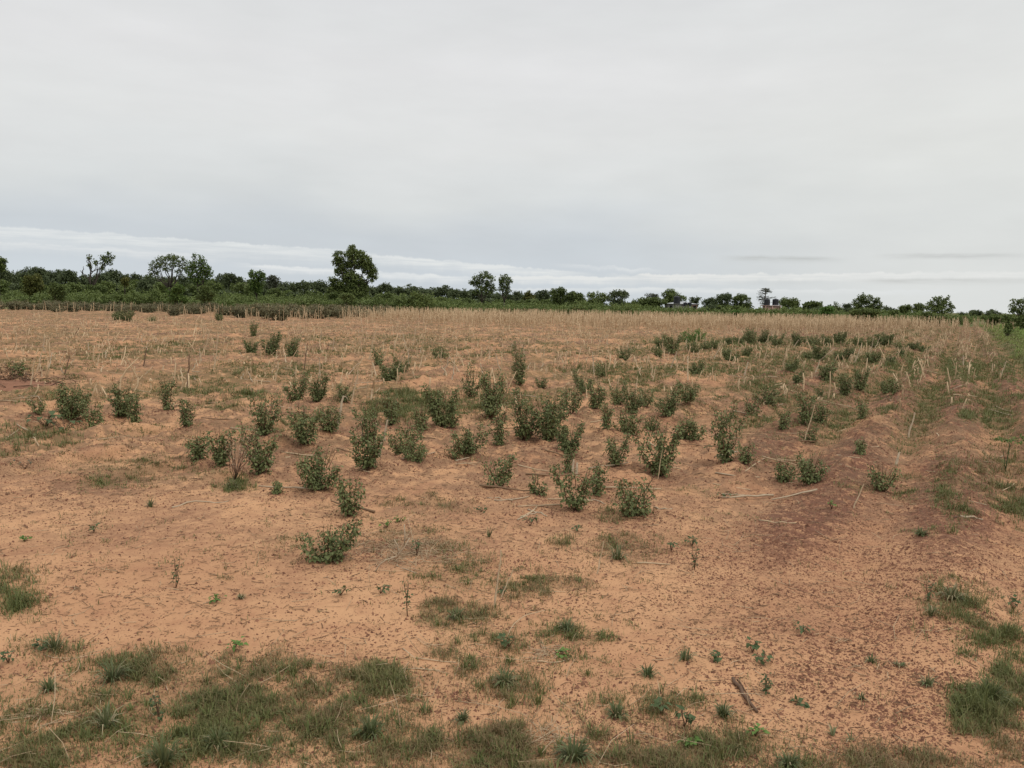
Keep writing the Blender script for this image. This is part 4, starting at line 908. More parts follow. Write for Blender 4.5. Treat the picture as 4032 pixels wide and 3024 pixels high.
NS = [  # base x,y -> top x,y (survey), radius scale, tone, label
 (728,932,742,856,1.5,'p','thick pale stalk leaning right, between two leafy bushes, with a broken flat top'),
 (758,874,773,800,1.1,'s','tall stalk with a hooked tip behind the thick leaning one'),
 (818,988,837,908,1.1,'p','long straight pale stick leaning right beside the bush pierced by poles'),
 (809,960,812,914,1.7,'s','stout upright stub piercing the tall bush'),
 (783,958,783,903,.9,'p','greenish white thin stalk rising out of the tall pierced bush'),
 (892,750,899,710,1.4,'s','stout pale stalk far left of centre, broken at the top'),
 (797,786,812,715,1.3,'s','tall crooked stalk left of the trio of bushes'),
 (773,743,787,712,1,'s','stalk leaning strongly right, left of the tall crooked one'),
 (821,755,836,726,1,'s','short stalk leaning right, just right of the tall crooked one'),
 (852,757,853,730,1.1,'s','straight short stalk between the trio and the crooked stalk'),
 (909,764,908,752,1.3,'p','very short white stub left of the small rounded bush'),
 (952,780,954,752,1,'s','stalk standing in front of the small rounded bush'),
 (981,786,982,768,1.1,'s','short stalk just right of the small rounded bush'),
 (800,872,804,840,1.2,'s','upright stub behind the bright weeds, left'),
 (812,858,821,838,1.2,'s','slanted stub behind the bright weeds, right of the upright one'),
 (594,823,602,786,.9,'s','thin stalk on the brown mound left of the pair of bushes'),
 (657,795,665,741,.9,'d','dark thin tall stalk above the pair of bushes on the mound'),
 (596,779,599,757,1,'s','short stalk in front of the four small far bushes'),
 (706,760,711,742,1.2,'d','dark slanted stub on the far sand left of the crooked stalk'),
 (820,788,835,756,.9,'s','thin stalk leaning right behind the trio'),
 (161,730,171,706,1.2,'d','dark stick leaning right, alone at far left'),
 (140,808,150,770,1.0,'d','dark thin stick with dry tuft, left field'),
 (79,808,90,765,1.3,'s','left leg of the crossed pair of stalks near the left edge'),
 (91,810,85,775,1.4,'s','right leg of the crossed pair of stalks near the left edge'),
 (310,790,317,752,1.3,'d','dark stick with a thin tip left of the two tallest left stalks'),
 (210,790,215,764,1.1,'s','slanted stick on the left field by the weeds'),
 (352,803,353,790,1.2,'s','short stub between the left sticks'),
 (404,838,409,766,1.2,'d','tallest dark upright stick on the left field'),
 (431,791,454,713,1.3,'s','long pale stalk leaning right with a hooked top, left field'),
 (464,792,473,720,1.2,'s','tall pale stalk beside the long leaning one'),
 (394,744,396,727,1.1,'s','short pale stalk left of the long leaning one'),
 (440,735,447,716,1.2,'s','short broken stalk behind the long leaning one'),
 (1456,750,1470,723,1.1,'p','pale stalk left of the bright shrub, standing in the dark bush'),
 (1449,766,1454,746,1.0,'p','short pale stalk below the bush left of the bright shrub'),
 (1523,749,1525,729,1.1,'p','pale stalk touching the right side of the bright shrub'),
 (1541,776,1555,750,1.1,'p','pale stalk leaning right, before the dark bushes right of the bright shrub'),
 (1374,842,1377,812,.8,'s','thin stalk behind the diagonal row, left one of two'),
 (1409,832,1417,790,.9,'s','thin taller stalk behind the diagonal row, right one of two'),
 (1245,1027,1247,1000,1.2,'p','pale stub right of the wisp behind the front centre bush'),
 (1237,1022,1239,993,1.0,'p','pale stub with a snapped arm behind the front centre bush'),
 (1174,775,1176,755,1,'s','small hooked stalk right of the bush with the pointed crown'),
 (1608,812,1616,782,1.5,'p','short thick white stalk in the green strip'),
 (1650,785,1660,726,1.0,'s','tall thin pale stalk right of the green strip'),
 (1667,743,1668,719,1.1,'s','upright stalk in the right far bushes, left one of a pair'),
 (1711,757,1725,734,1.3,'p','white stalk leaning right, touching a far right bush'),
 (1845,782,1861,745,1.3,'p','thick pale stalk leaning right beside the far right bushes'),
 (1881,763,1887,728,1.1,'p','upright stalk of the V pair in front of the far right bushes'),
 (1889,757,1901,728,1.1,'p','slanted stalk of the V pair in front of the far right bushes'),
 (1933,757,1938,736,1.1,'p','stalk at the right end of the far right bushes'),
 (2081,790,2081,767,1.3,'p','white stub alone on the green ridges right'),
 (2162,815,2174,780,1.0,'p','slim pale stick leaning right by the right lane'),
 (2143,805,2144,785,1.0,'s','short stub left of the slim pale stick by the lane'),
 (1962,946,1976,892,1.0,'p','thick broken white stalk standing on the red ridge'),
 (1936,1002,1942,978,1.2,'p','short thick stub with a white bent tip above the rightmost front bush'),
 (1844,1098,1866,1046,.45,'s','very thin slanted straw on the right sand'),
 (1738,955,1760,876,.6,'s','very thin straw leaning across the leafy pair'),
 (2094,739,2096,712,1.6,'p','thick pale stalk near the far end of the red ridges'),
 (2066,745,2074,706,1.0,'s','thin tall stalk left of the thick one at the far end of the ridges'),
 (1421,1035,1432,968,.35,'s','thin bent straw behind the tall V shaped bush'),
 (1068,1312,1082,1190,.42,'s','tall thin straw in the green patch left of centre foreground'),
 (1083,1290,1108,1232,.3,'s','thin straw leaning right beside the tall straw in the green patch'),
 (1290,1240,1304,1170,.35,'s','straw leaning right over the small mixed weeds right of centre'),
 (64,832,74,782,1.0,'s','slanted stick behind the crossed pair at the left edge')]
def seg_points(bx, by, tx, ty):
    b = at(bx*V, by*V); Y = b[1]; t = at_depth(tx*V, ty*V, Y); return b, t
for (bx, by, tx, ty, rs, tn, lb) in NS:
    b, t = seg_points(bx, by, tx, ty); mb = MB(); stalk_mesh(mb, t*0, t-b, .0105*rs, rg, strips=rs > .8, sides=8)
    if 'hooked' in lb or 'bent tip' in lb:
        l = min(np.linalg.norm(t-b), .45); mb.tube([t-b, t-b+[.03*l, 0, .02*l], t-b+[.08*l, 0, -.01*l], t-b+[.10*l, 0, -.08*l]], [.006*rs]*3+[.003], 5)
    o = mb.build('dry_stalk', {'p': M_PALESTALK, 's': M_STALK, 'd': M_DARKWOOD}[tn], sm=True, loc=b)
    tag(o, lb, 'dry stalk', 'dry maize stalks standing in the field')
# forked stalk
b, t = seg_points(1761, 806, 1772, 778); mb = MB(); stalk_mesh(mb, t*0, t-b, .014, rg, False, 8)
t2 = at_depth(1803*V, 752*V, b[1]); mb.tube([t-b, t2-b], [.012, .008], 7); t3 = at_depth(1775*V, 806*V, b[1]); mb.tube([t*0+[0, 0, .05], t3-b], [.012, .01], 7)
tag(mb.build('dry_stalk', M_PALESTALK, sm=True, loc=b), 'white stalk snapped over into a long arm pointing up right, right field', 'dry stalk', 'dry maize stalks standing in the field')
# copies for the nearer rows
sp = []
for i in range(10):
    mb = MB(); g = np.random.default_rng(300+i); stalk_mesh(mb, np.zeros(3), np.array([g.normal()*.10, g.normal()*.06, 1.0]), .013*(1 if i < 7 else .8), g, True, 6)
    sp.append(mb)
srcs = []
def scatter_stalks():
    rg = np.random.default_rng(43); k = 0; n = 0
    while n < 236:
        px = rg.uniform(-10, 3950); py = 1262+(1500-1262)*rg.random()**1.5
        if px < 1300 and rg.random() < .45: continue
        if px > 3200 and (py > 1400 or rg.random() < .6): continue
        if px/V > 1400 and py/V > 745 and rg.random() < .6: continue
        p = at(px, py); L = (.14+.5*rg.random()**1.6)*(1.1 if py < 1350 else .8); i = n % 10
        if n < 10:
            o = sp[i].build('dry_stalk', M_STALK if i % 3 else M_PALESTALK, sm=True, loc=p); srcs.append(o)
            tag(o, 'dry pale maize stalk standing in the thinly scattered middle rows of stubble', 'dry stalk', 'scattered stubble stalks of the middle rows')
        else:
            o = srcs[i].copy(); COL.objects.link(o); o.location = tuple(p)
        o.rotation_euler = (rg.normal()*.12, rg.normal()*.12, rg.uniform(0, 6.28)); o.scale = (1.0, 1.0, L); n += 1
scatter_stalks()
def far_stalks():
    rg = np.random.default_rng(44); mb = MB()
    N = 12500; px = rg.uniform(-60, 4000, N*3); Yd = 52+56*rg.random(N*3)**.75
    a = (px-2016)/F; X = a*Yd
    dn = np.interp(px, [0, 900, 1300, 1700, 3300, 3600, 3850], [.035, .07, .35, 1, 1, .45, .05])*np.where(Yd < 66, np.interp(px, [0, 1600, 2200, 3500, 3700], [.12, .2, .55, .9, .3]), 1)
    dn *= .12+1.5*smooth(fbm(X*.35, Yd*.22, 50, 4), .36, .66)
    dn = np.where(px < 1500, dn*.8, dn)
    k = rg.random(N*3) < dn; X, Yd = X[k][:N], Yd[k][:N]; n1 = len(X)
    m = 9500; px = rg.uniform(-60, 3900, m); Y2 = 11+45*rg.random(m)**.62; k = rg.random(m) < .25+.9*smooth(fbm(px*.01, Y2*.3, 52), .4, .6)
    X = np.concatenate([X, ((px-2016)/F*Y2)[k]]); Yd = np.concatenate([Yd, Y2[k]]); n = len(X)
    v_, u_ = row_coords(X, Yd); sh = (np.round(v_/.95)*.95-v_)*.75; sh = sh*np.where(X < -3, .0, .7); X = X+sh*math.cos(RAZ); Yd = Yd-sh*math.sin(RAZ)
    L = rg.gamma(6, .115, n).clip(.2, 1.15); L[n1:] = rg.gamma(1.6, .085, n-n1).clip(.04, .6); P = np.stack([X, Yd, relief(X, Yd)], 1)
    q = rg.normal(size=(n, 2))*.10+[.04, 0]; q[n1:] *= 2.5; T = P+np.stack([q[:, 0]*L, q[:, 1]*L, L], 1); M_ = (P+T)/2+rg.normal(size=(n, 3))*.02
    L[:n1] *= .65+.7*fbm(X[:n1]*.3, Yd[:n1]*.3, 57); P[:, 2] -= .01
    r = rg.uniform(.010, .027, n); r[n1:] *= .85
    ring = np.array([[math.cos(t), math.sin(t), 0] for t in (0, 2*PI/3, 4*PI/3)])
    v = np.stack([P[:, None]+ring*r[:, None, None]*1.1, M_[:, None]+ring*r[:, None, None], T[:, None]+ring*r[:, None, None]*.6], 1).reshape(-1, 3)
    f = []
    for lv in (0, 3):
        for j in range(3): f.append([lv+j, lv+(j+1) % 3, lv+3+(j+1) % 3, lv+3+j])
    b = (np.arange(n)*9)[:, None, None]; mb.add(v, [(np.array(f)[None]+b).reshape(-1, 4), np.array([[6, 7, 8]])+b[:, 0]])
    # dry leaf remains
    m = int(n*1.5); i = rg.integers(0, n1, m); u = rg.uniform(.15, 1, m)[:, None]
    leaves(mb, P[i]*(1-u)+T[i]*u, rg.normal(size=(m, 3))*[1, 1, .5]+[0, 0, -.2], rg.normal(size=(m, 3)), rg.uniform(.12, .32, m), rg.uniform(.025, .05, m), droop=.5)
    o = mb.build('maize_stubble', M_FARSTALK); tag(o, 'dense far belt of dry standing maize stubble', 'stubble', kind='stuff')
far_stalks()

# ------------------------------------------------------------------ weeds and grass on the soil
def grass():
    rg = np.random.default_rng(51); N = 530000
    px = rg.uniform(-350, 4700, N); py = 1225+(3130-1225)*rg.random(N)**.9; py[350000:] = 1285+400*rg.random(180000)
    d, L, dr = patch_mask(px, py); P = at(px, py)
    fine = smooth(fbm(P[:, 0]*6, P[:, 1]*6, 41, 3), .37, .62)*smooth(fbm(P[:, 0]*19, P[:, 1]*19, 44, 2), .22, .62); midf = smooth(P[:, 1], 8, 16)
    g_ = lambda a, b, c, d_: np.exp(-(((px/V-a)/c)**2+((py/V-b)/d_)**2))
    mat_ = np.maximum(np.maximum(g_(480, 1540, 420, 110), .6*g_(1120, 1380, 190, 150)), .75*g_(1250, 1640, 650, 60))
    rag = np.maximum(smooth(fbm(P[:, 0]*1.6, P[:, 1]*1.6, 40, 3), .22, .55)*(.16+.84*fine), mat_*(.20+.3*fine))
    az_ = P[:, 0]/P[:, 1]; fur = smooth(az_, .28, .42)*(1-ridge(P[:, 0], P[:, 1]))**2*smooth(P[:, 1], 6, 10)*smooth(fbm(P[:, 0]*.5, P[:, 1]*.5, 71)+.12*smooth(P[:, 1], 12, 18), .35, .55)
    L = np.where(fur > d, .09, L); dr = np.where(fur > d, .15, dr); d = np.maximum(d, .55*fur)
    bgd = (0.004+0.05*smooth(fbm(P[:, 0]*.8, P[:, 1]*.8, 42, 3), .5, .72))*fine*(1+16*midf)
    rag = np.maximum(rag, smooth(P[:, 1], 6.5, 11)*(.40+.45*fine))
    dense = d > .85
    L = np.where(dense, L, L*.62)*(.6+.6*fine)*(1+.45*midf); dr = dr*(1-.65*midf)
    k = rg.random(N) < np.maximum(np.where(dense, d*(.2+.85*rag), d*(.10+1.15*rag)), bgd)
    k &= ~((py < 1290) & (px < 3500) & (rg.random(N) < .7))
    fine = fine[k]
    P, L, dr, d = P[k], L[k], dr[k], d[k]; dr = np.clip(dr*.8+1.2*(fbm(P[:, 0]*2.2, P[:, 1]*2.2, 46, 3)-.45)*(1-.7*smooth(P[:, 1], 8, 16)), 0, 1); n0 = len(P); dist = P[:, 1]
    q = 7; rep = np.repeat(np.arange(n0), q); n = len(rep)
    spread = (.012+.0012*dist[rep])
    B = P[rep]+np.stack([rg.normal(size=n)*spread, rg.normal(size=n)*spread, np.zeros(n)], 1)
    B[:, 2] = relief(B[:, 0], B[:, 1])-.004
    Ln = L[rep]*rg.gamma(5, .2, n).clip(.3, 2.4)*.78
    wd = (.0013+.00040*dist[rep])*rg.uniform(.7, 1.5, n)
    dry = np.clip((dr[rep]*1.5+.15)*rg.random(n)+.3*(rg.random(n) < dr[rep]*.7), 0, .95)
    mb = MB(); blades(mb, B, rg.uniform(0, 2*PI, n), Ln, wd, rg.uniform(.2, 1.35, n), dry)
    near = np.where((dist < 7.5) & (d > .3))[0]; tf = rg.choice(near, min(len(near), 430), replace=False); q2 = 20     # coarser tufts inside the mat
    rp = np.repeat(tf, q2); n2 = len(rp); sz = np.repeat(rg.uniform(.5, 1.25, len(tf)), q2); an = rg.uniform(0, 2*PI, n2)
    B2 = P[rp]+np.stack([np.cos(an)*.014*sz, np.sin(an)*.014*sz, np.full(n2, -.003)], 1)*rg.random((n2, 1))**.5
    blades(mb, B2, an+rg.normal(size=n2)*.5,   .055*sz*rg.uniform(.4, 1.3, n2), .0036*rg.uniform(.5, 1.3, n2), rg.uniform(.2, 1.4, n2), np.repeat(rg.random(len(tf))**3*.7, q2)*rg.random(n2))
    o = mb.build('grass', M_GRASS, attr=True); tag(o, 'thin short grass and weeds growing in ragged patches on the sand', 'grass', kind='stuff')
    return n
print('grass', grass())
def lane_grass():
    rg = np.random.default_rng(52); N = 110000
    Y = 14+100*rg.random(N)**1.3; a = rg.uniform(.50, .76, N); X = a*Y; lv = X*math.cos(RAZ)-Y*math.sin(RAZ)
    Z = relief(X, Y); k = lv > 1.2+1.2*vnoise(X*.6, Y*.6, 3)
    P = np.stack([X, Y, Z], 1)[k]; n = len(P)
    mb = MB(); blades(mb, P, rg.uniform(0, 6.28, n), rg.uniform(.04, .13, n)*(1+P[:, 1]*.008), .004+.0005*P[:, 1], rg.uniform(.2, 1.2, n), np.clip(rg.random(n)*.9*(1-smooth(lv[k], 2, 4)*.8), 0, 1))
    tag(mb.build('lane_grass', M_LANE, attr=True), 'grass covering the green lane beyond the ridges on the right', 'grass', kind='stuff')
lane_grass()

# ------------------------------------------------------------------ litter: crumbs, leaf bits, straw
def litter():
    rg = np.random.default_rng(53); mb = MB(); N = 48000
    px = rg.uniform(-400, 4700, N); py = 1250+(3080-1250)*rg.random(N)**1.7; P = at(px, py)
    dens = .35+.65*smooth(fbm(P[:, 0]*1.2, P[:, 1]*1.2, 70), .42, .65)
    for e in ((860,1190,170,60),(1900,1000,250,120),(1300,960,500,120),(1730,1000,250,90)):
        dens = dens+.6*np.exp(-(((px/V-e[0])/e[2])**2+((py/V-e[1])/e[3])**2))
    k = rg.random(N) < dens*.8; P = P[k]; n = len(P); dd = P[:, 1]
    L = rg.gamma(1.5, .018, n).clip(.006, .16)*(.8+.04*dd); a = rg.normal(size=n)*.8+rg.integers(0, 2, n)*PI; el_ = rg.normal(size=n)*.12
    D = np.stack([np.cos(a)*np.cos(el_), np.sin(a)*np.cos(el_), np.sin(el_)], 1); r = (.0003+.00028*dd)*rg.uniform(.6, 1.6, n)
    P = P+[0, 0, .004]; sd = unit(np.cross(D, [0, 0, 1.0])); bend = sd*(rg.normal(size=n)*L*.05)[:, None]
    pts = np.stack([P, P+D*(L*.5)[:, None]+bend, P+D*L[:, None]], 1)
    up = np.array([0, 0, 1.0]); ring = np.stack([sd, up+0*sd, -sd], 1)
    v = (pts[:, :, None]+ring[:, None]*r[:, None, None, None]).reshape(-1, 3)
    f = [[0, 1, 4, 3], [1, 2, 5, 4], [3, 4, 7, 6], [4, 5, 8, 7], [2, 0, 3, 5], [5, 3, 6, 8]]; b = (np.arange(n)*9)[:, None, None]
    mb.add(v, [(np.array(f)[None]+b).reshape(-1, 4)])
    # thin pale straws lying and leaning, thickest in the twig litter beside the nearest bush
    ps = MB(); m = 520; x = rg.uniform(-50, 4080, m); y = 1950+1080*rg.random(m)
    for cx, cy, rx, ry, k_ in ((860, 1190, 110, 38, 230), (960, 1195, 60, 22, 60), (80, 1545, 90, 22, 26), (1190, 1590, 60, 20, 40), (1180, 1415, 40, 16, 30), (1580, 1175, 90, 30, 24)):
        x = np.concatenate([x, (cx+rg.normal(size=k_)*rx*.5)*V]); y = np.concatenate([y, (cy+rg.normal(size=k_)*ry*.5)*V])
    Q = at(x, y)
    for i in range(len(Q)):
        l = rg.gamma(2.5, .03)+.02; a = rg.uniform(0, 2*PI); e_ = abs(rg.normal())*.14+(rg.random() < .12)*rg.uniform(.3, 1.0); D_ = np.array([math.cos(a)*math.cos(e_), math.sin(a)*math.cos(e_), math.sin(e_)])
        b0 = Q[i]+[0, 0, .003]; sdv = np.array([-math.sin(a), math.cos(a), .2])*rg.normal()*l*.1
        ps.tube([b0, b0+D_*l*.5+sdv, b0+D_*l], [.0016, .0014, .0009], 4)
    tag(ps.build('pale_straw', M_STALK), 'thin pale straws and twigs strewn over the near sand', 'straw', kind='stuff')
    # crumbs of dark soil and curled leaf bits
    N = 175000; px = rg.uniform(-400, 4700, N); py = 1500+(3080-1500)*rg.random(N)**.75; P = at(px, py)
    x, y = px/V, py/V; de = .10+.25*smooth(fbm(P[:, 0]*1.1, P[:, 1]*1.1, 62), .42, .66)
    for cx, cy, rx, ry, w in ((1760,1230,280,80,.95),(1950,1290,200,90,.7),(1850,1400,280,100,.55),(1880,1520,280,100,.5),(1560,1230,160,60,.4),(1000,1500,90,40,.3),(820,1180,170,50,.5),(2190,1180,90,60,.7),(2000,980,160,110,.5)):
        de = de+w*np.exp(-(((x-cx)/rx)**2+((y-cy)/ry)**2))
    de = de*(.25+1.4*smooth(fbm(P[:, 0]*4.5, P[:, 1]*4.5, 75, 2), .36, .62))
    k = rg.random(N) < de*.8; P = P[k]
    extra = []                                   # fallen leaves under the bushes, thickened with dark bits to imitate contact shade
    for (x0, x1, y0, y1, s_, lb) in BU:
        b = at((x0+x1)/2*V, y1*V); w = (x1-x0)*V*b[1]/F; m = int(520*min(w, .6)/.35)
        q = b[None]+rg.normal(size=(m, 3))*np.array([w*.42, w*.42+.05, 0])-np.array([0, .03, 0]); q[:, 2] = relief(q[:, 0], q[:, 1]); extra.append(q)
    N2 = 265000; px = rg.uniform(-350, 4600, N2); py = 1330+(2250-1330)*rg.random(N2)**.8; Q = at(px, py)   # clods on the worked rows
    v_, u_ = row_coords(Q[:, 0], Q[:, 1]); sd_ = smooth(Q[:, 0]/Q[:, 1], .2, .38)
    w_ = smooth(fbm(u_*1.3, v_*2.6, 67, 4), .36, .56)*(.35+.3*ridge(Q[:, 0], Q[:, 1]))*smooth(Q[:, 1], 4, 8)+sd_*.6*ridge(Q[:, 0], Q[:, 1])
    Q = Q[rg.random(N2) < w_*.75]; print('clods', len(Q))
    P = np.concatenate([P]+extra+[Q]); n = len(P); s = rg.gamma(3, .0013, n).clip(.0018, .011)*(1+.06*P[:, 1])
    th = rg.uniform(0, 6.28, n); c, s_ = np.cos(th), np.sin(th)
    base = np.array([[1, 0, 0], [0, .8, 0], [-1, 0, 0], [0, -.8, 0], [.1, .1, .75]])
    jit = base[None]+rg.normal(size=(n, 5, 3))*.25; jit[:, :4, 2] = -.15
    vx = jit[..., 0]*c[:, None]-jit[..., 1]*s_[:, None]; vy = jit[..., 0]*s_[:, None]+jit[..., 1]*c[:, None]
    v = P[:, None]+np.stack([vx, vy, jit[..., 2]], -1)*s[:, None, None]
    b = (np.arange(n)*5)[:, None, None]; cm = MB(); cm.add(v.reshape(-1, 3), [(np.array([[0, 1, 4], [1, 2, 4], [2, 3, 4], [3, 0, 4]])[None]+b).reshape(-1, 3)])
    M, t, p = mat('soil_crumb', .95, .08); g = t.nodes.new('ShaderNodeNewGeometry')
    t.links.new(mixc(g.outputs['Random Per Island'], (.115, .052, .034), (.29, .145, .088), tree=t), p.inputs['Base Color'])
    tag(cm.build('soil_crumbs', M), 'dark crumbs of soil and leaf bits strewn over the sand', 'crumbs', kind='stuff')
    tag(mb.build('straw_litter', M_LITTER), 'bits of straw and twigs strewn over the sand', 'litter', kind='stuff')
litter()

# ------------------------------------------------------------------ lying stalks and twigs
FL = [  # polyline in survey coordinates, radius (m), tone, label
 ([(372,1098),(405,1088),(450,1083),(468,1088),(494,1084)],.011,'p','crooked white stick lying on the bare sand at left'),
 ([(1067,1082),(1105,1081),(1142,1074)],.011,'p','pale rod lying left of the tiny front bush'),
 ([(1052,1076),(1085,1077),(1108,1082)],.009,'p','shorter pale rod lying just below the pale rod near the tiny bush'),
 ([(1125,1118),(1150,1108),(1160,1096)],.013,'s','top stick of the small crossed pile on the sand'),
 ([(1140,1104),(1165,1108),(1180,1117)],.012,'p','right stick of the small crossed pile on the sand'),
 ([(1118,1124),(1142,1112),(1160,1107)],.010,'p','lower left stick of the small crossed pile on the sand'),
 ([(1278,1080),(1295,1084),(1308,1090)],.009,'p','short bent rod between the two front centre bushes'),
 ([(1412,1096),(1430,1101),(1452,1099)],.010,'p','rod lying at the right foot of the widest front bush'),
 ([(985,996),(1010,992),(1038,983)],.011,'p','curved fallen pole around the leafy bush'),
 ([(1000,1000),(1040,1010),(1075,1016)],.006,'s','thin fallen pole right of the straggly bush'),
 ([(1118,1012),(1150,1018),(1190,1020)],.010,'s','fallen pole with its dark underside beside the centre sand'),
 ([(1122,938),(1150,946),(1190,945)],.009,'p','white pole lying under the biggest thicket'),
 ([(868,1003),(905,1002),(940,996)],.009,'p','pole lying across the foot of the low flat bush'),
 ([(870,980),(895,985),(925,987)],.008,'s','pole lying between the broad round and the low flat bush'),
 ([(1545,1032),(1580,1036),(1640,1041)],.011,'p','long white pole lying right of the tall V shaped bush'),
 ([(1540,1046),(1580,1056),(1620,1059)],.010,'s','second long pole lying just in front of the long white one'),
 ([(1560,1068),(1590,1071),(1608,1070)],.010,'p','short white pole in front of the two long ones'),
 ([(1400,1012),(1425,1022),(1440,1028)],.009,'s','pole lying at the foot of the tall V shaped bush'),
 ([(1610,1013),(1630,1010),(1650,1004)],.010,'s','tan pole lying right of the tall dense column bush'),
 ([(1672,992),(1700,998),(1735,1001)],.009,'s','pole lying behind the V shaped bush on the right sand'),
 ([(1790,987),(1810,984),(1830,991),(1862,996)],.010,'s','bent pole lying between the right bushes'),
 ([(1870,960),(1890,965),(1912,966)],.008,'p','thin curved rod right of the tiny upright plant'),
 ([(1830,876),(1850,884),(1868,890)],.008,'p','rod lying left of the small upright bush on the right rows'),
 ([(1898,858),(1915,864),(1932,869)],.011,'p','pale rod lying behind the right rows'),
 ([(1808,934),(1820,930),(1828,927)],.009,'s','short rod lying right of the leafy pair'),
 ([(2075,1117),(2100,1119),(2124,1115)],.013,'p','pale cane lying on the sand between the right weeds'),
 ([(2060,1120),(2078,1118),(2092,1117)],.010,'d','dark cane end beside the pale cane on the right'),
 ([(1583,1468),(1600,1495),(1636,1541)],.013,'d','dark stick lying slanted on the crumbly sand at lower right'),
 ([(1593,1470),(1608,1488),(1622,1515)],.006,'d','dark bark strip beside the dark slanted stick'),
 ([(1376,1218),(1410,1217),(1447,1221)],.010,'s','cane lying right of the small mixed weeds in the middle'),
 ([(850,1194),(853,1205),(858,1224)],.006,'p','thin upright twig of the dead branch left of its fork'),
 ([(857,1222),(868,1228),(900,1240)],.007,'p','lower arm of the dead branch lying on the litter'),
 ([(740,1448),(830,1445),(950,1450)],.006,'s','long thin straw lying at the edge of the foreground grass'),
 ([(870,1402),(900,1425),(985,1432)],.005,'s','bent straw lying left of the central weeds'),
 ([(1092,1385),(1105,1355),(1130,1330),(1178,1318)],.004,'s','arched dry grass stem rising over the central weeds'),
 ([(1108,1359),(1110,1375),(1112,1385)],.004,'s','short dry stem beside the arched one'),
 ([(65,1532),(120,1534),(165,1540)],.005,'s','upper straw of the sheaf lying at the lower left edge'),
 ([(0,1555),(60,1550),(160,1540)],.005,'s','middle straw of the sheaf lying at the lower left edge'),
 ([(0,1562),(45,1560),(70,1556)],.005,'s','lower straw of the sheaf lying at the lower left edge'),
 ([(290,848),(330,856),(368,858)],.010,'s','dead branch lying on the left mounds'),
 ([(488,790),(512,797),(555,800)],.008,'p','white broken stalk lying on the left sand'),
 ([(272,797),(290,802),(306,808)],.012,'p','white forked stick lying on the left sand'),
 ([(415,811),(425,822),(433,828)],.010,'p','short white stick tilting down on the left sand'),
 ([(438,862),(470,866),(500,866)],.011,'s','bark like pole lying in the left weeds'),
 ([(330,886),(370,882),(400,878)],.009,'s','pole lying below the narrow left bush'),
 ([(41,854),(60,862),(76,869)],.010,'p','left of two white sticks tilting down at the left edge'),
 ([(62,858),(80,866),(92,872)],.009,'p','right of two white sticks tilting down at the left edge'),
 ([(0,880),(30,877),(45,872)],.009,'p','white stick lying at the very left edge'),
 ([(0,841),(50,843),(80,838)],.014,'d','dark branch lying in front of the brush heap'),
 ([(2000,1015),(2020,1022),(2030,1030)],.005,'s','thin rod lying on the right ridges'),
 ([(2060,998),(2090,1004),(2120,1006)],.008,'s','pole lying behind the tall umbrella weed'),
 ([(2130,883),(2150,890),(2185,898)],.012,'p','white pole lying on the far right ridge'),
 ([(2150,880),(2170,888),(2195,890)],.012,'p','second white pole on the far right ridge'),
 ([(2028,842),(2060,848),(2080,852)],.008,'p','curved white pole lying at the end of the far weeds'),
 ([(2060,780),(2075,776),(2090,772)],.011,'p','white stick lying on the green ridges'),
 ([(1160,1430),(1190,1434),(1230,1425)],.006,'s','thin straw lying right of the central weeds'),
 ([(1640,1125),(1680,1129),(1720,1131)],.009,'s','thin cane lying across the dark crumbs on the right')]
for pts, r, tn, lb in FL:
    r *= .6
    q = at(np.array([p[0] for p in pts])*V, np.array([p[1] for p in pts])*V)
    if 'upright' in lb or 'arched' in lb or 'short dry stem' in lb:
        Y = q[0, 1] if 'arched' in lb else q[-1, 1]
        q = np.array([at_depth(p[0]*V, p[1]*V, Y+.1*i) for i, p in enumerate(pts)])
    else: q[:, 2] += r*.8
    c = q[0].copy(); k = np.linspace(0, len(q)-1, max(len(q)*2, 5)); qi = np.stack([np.interp(k, np.arange(len(q)), q[:, j]) for j in range(3)], 1)
    qi[1:-1] += rg.normal(size=(len(qi)-2, 3))*r*.8
    if len(q) == 3 and 'pole' in lb: qi[1:-1] = qi[1:-1]*.35+(q[0]+(q[-1]-q[0])*(k/(len(q)-1))[1:-1, None]-c*0)*.65
    mb = MB(); mb.tube(qi-c, r*rg.uniform(.75, 1.15, len(qi))*np.linspace(1.1, .8, len(qi)), 8)
    tag(mb.build('fallen_stalk', {'p': M_PALESTALK, 's': M_STALK, 'd': M_DARKWOOD}[tn], sm=True, loc=c), lb, 'fallen stalk', 'stalks and sticks lying on the field')
# forked dead branch
c = at(1446*1.0, 2250*1.0); Yb = c[1]; e = empty('dead_branch', c, 'forked white dead branch standing out of the twig litter', 'branch')
for k_, pts in enumerate([[(1483,2274),(1478,2250),(1493,2225),(1520,2205),(1562,2190)],[(1565,2198),(1570,2180),(1592,2155),(1613,2118)],[(1570,2184),(1566,2150),(1552,2125)],[(1592,2155),(1594,2110),(1592,2065)]]):
    q = np.array([at_depth(px_, py_, Yb+.12*k_) for px_, py_ in pts])-c; q[:, 2] = np.maximum(q[:, 2], .0)
    mb = MB(); mb.tube(q, np.linspace(.0055, .0035, len(q)), 6); mb.build('twig', M_PALESTALK, e, sm=True)
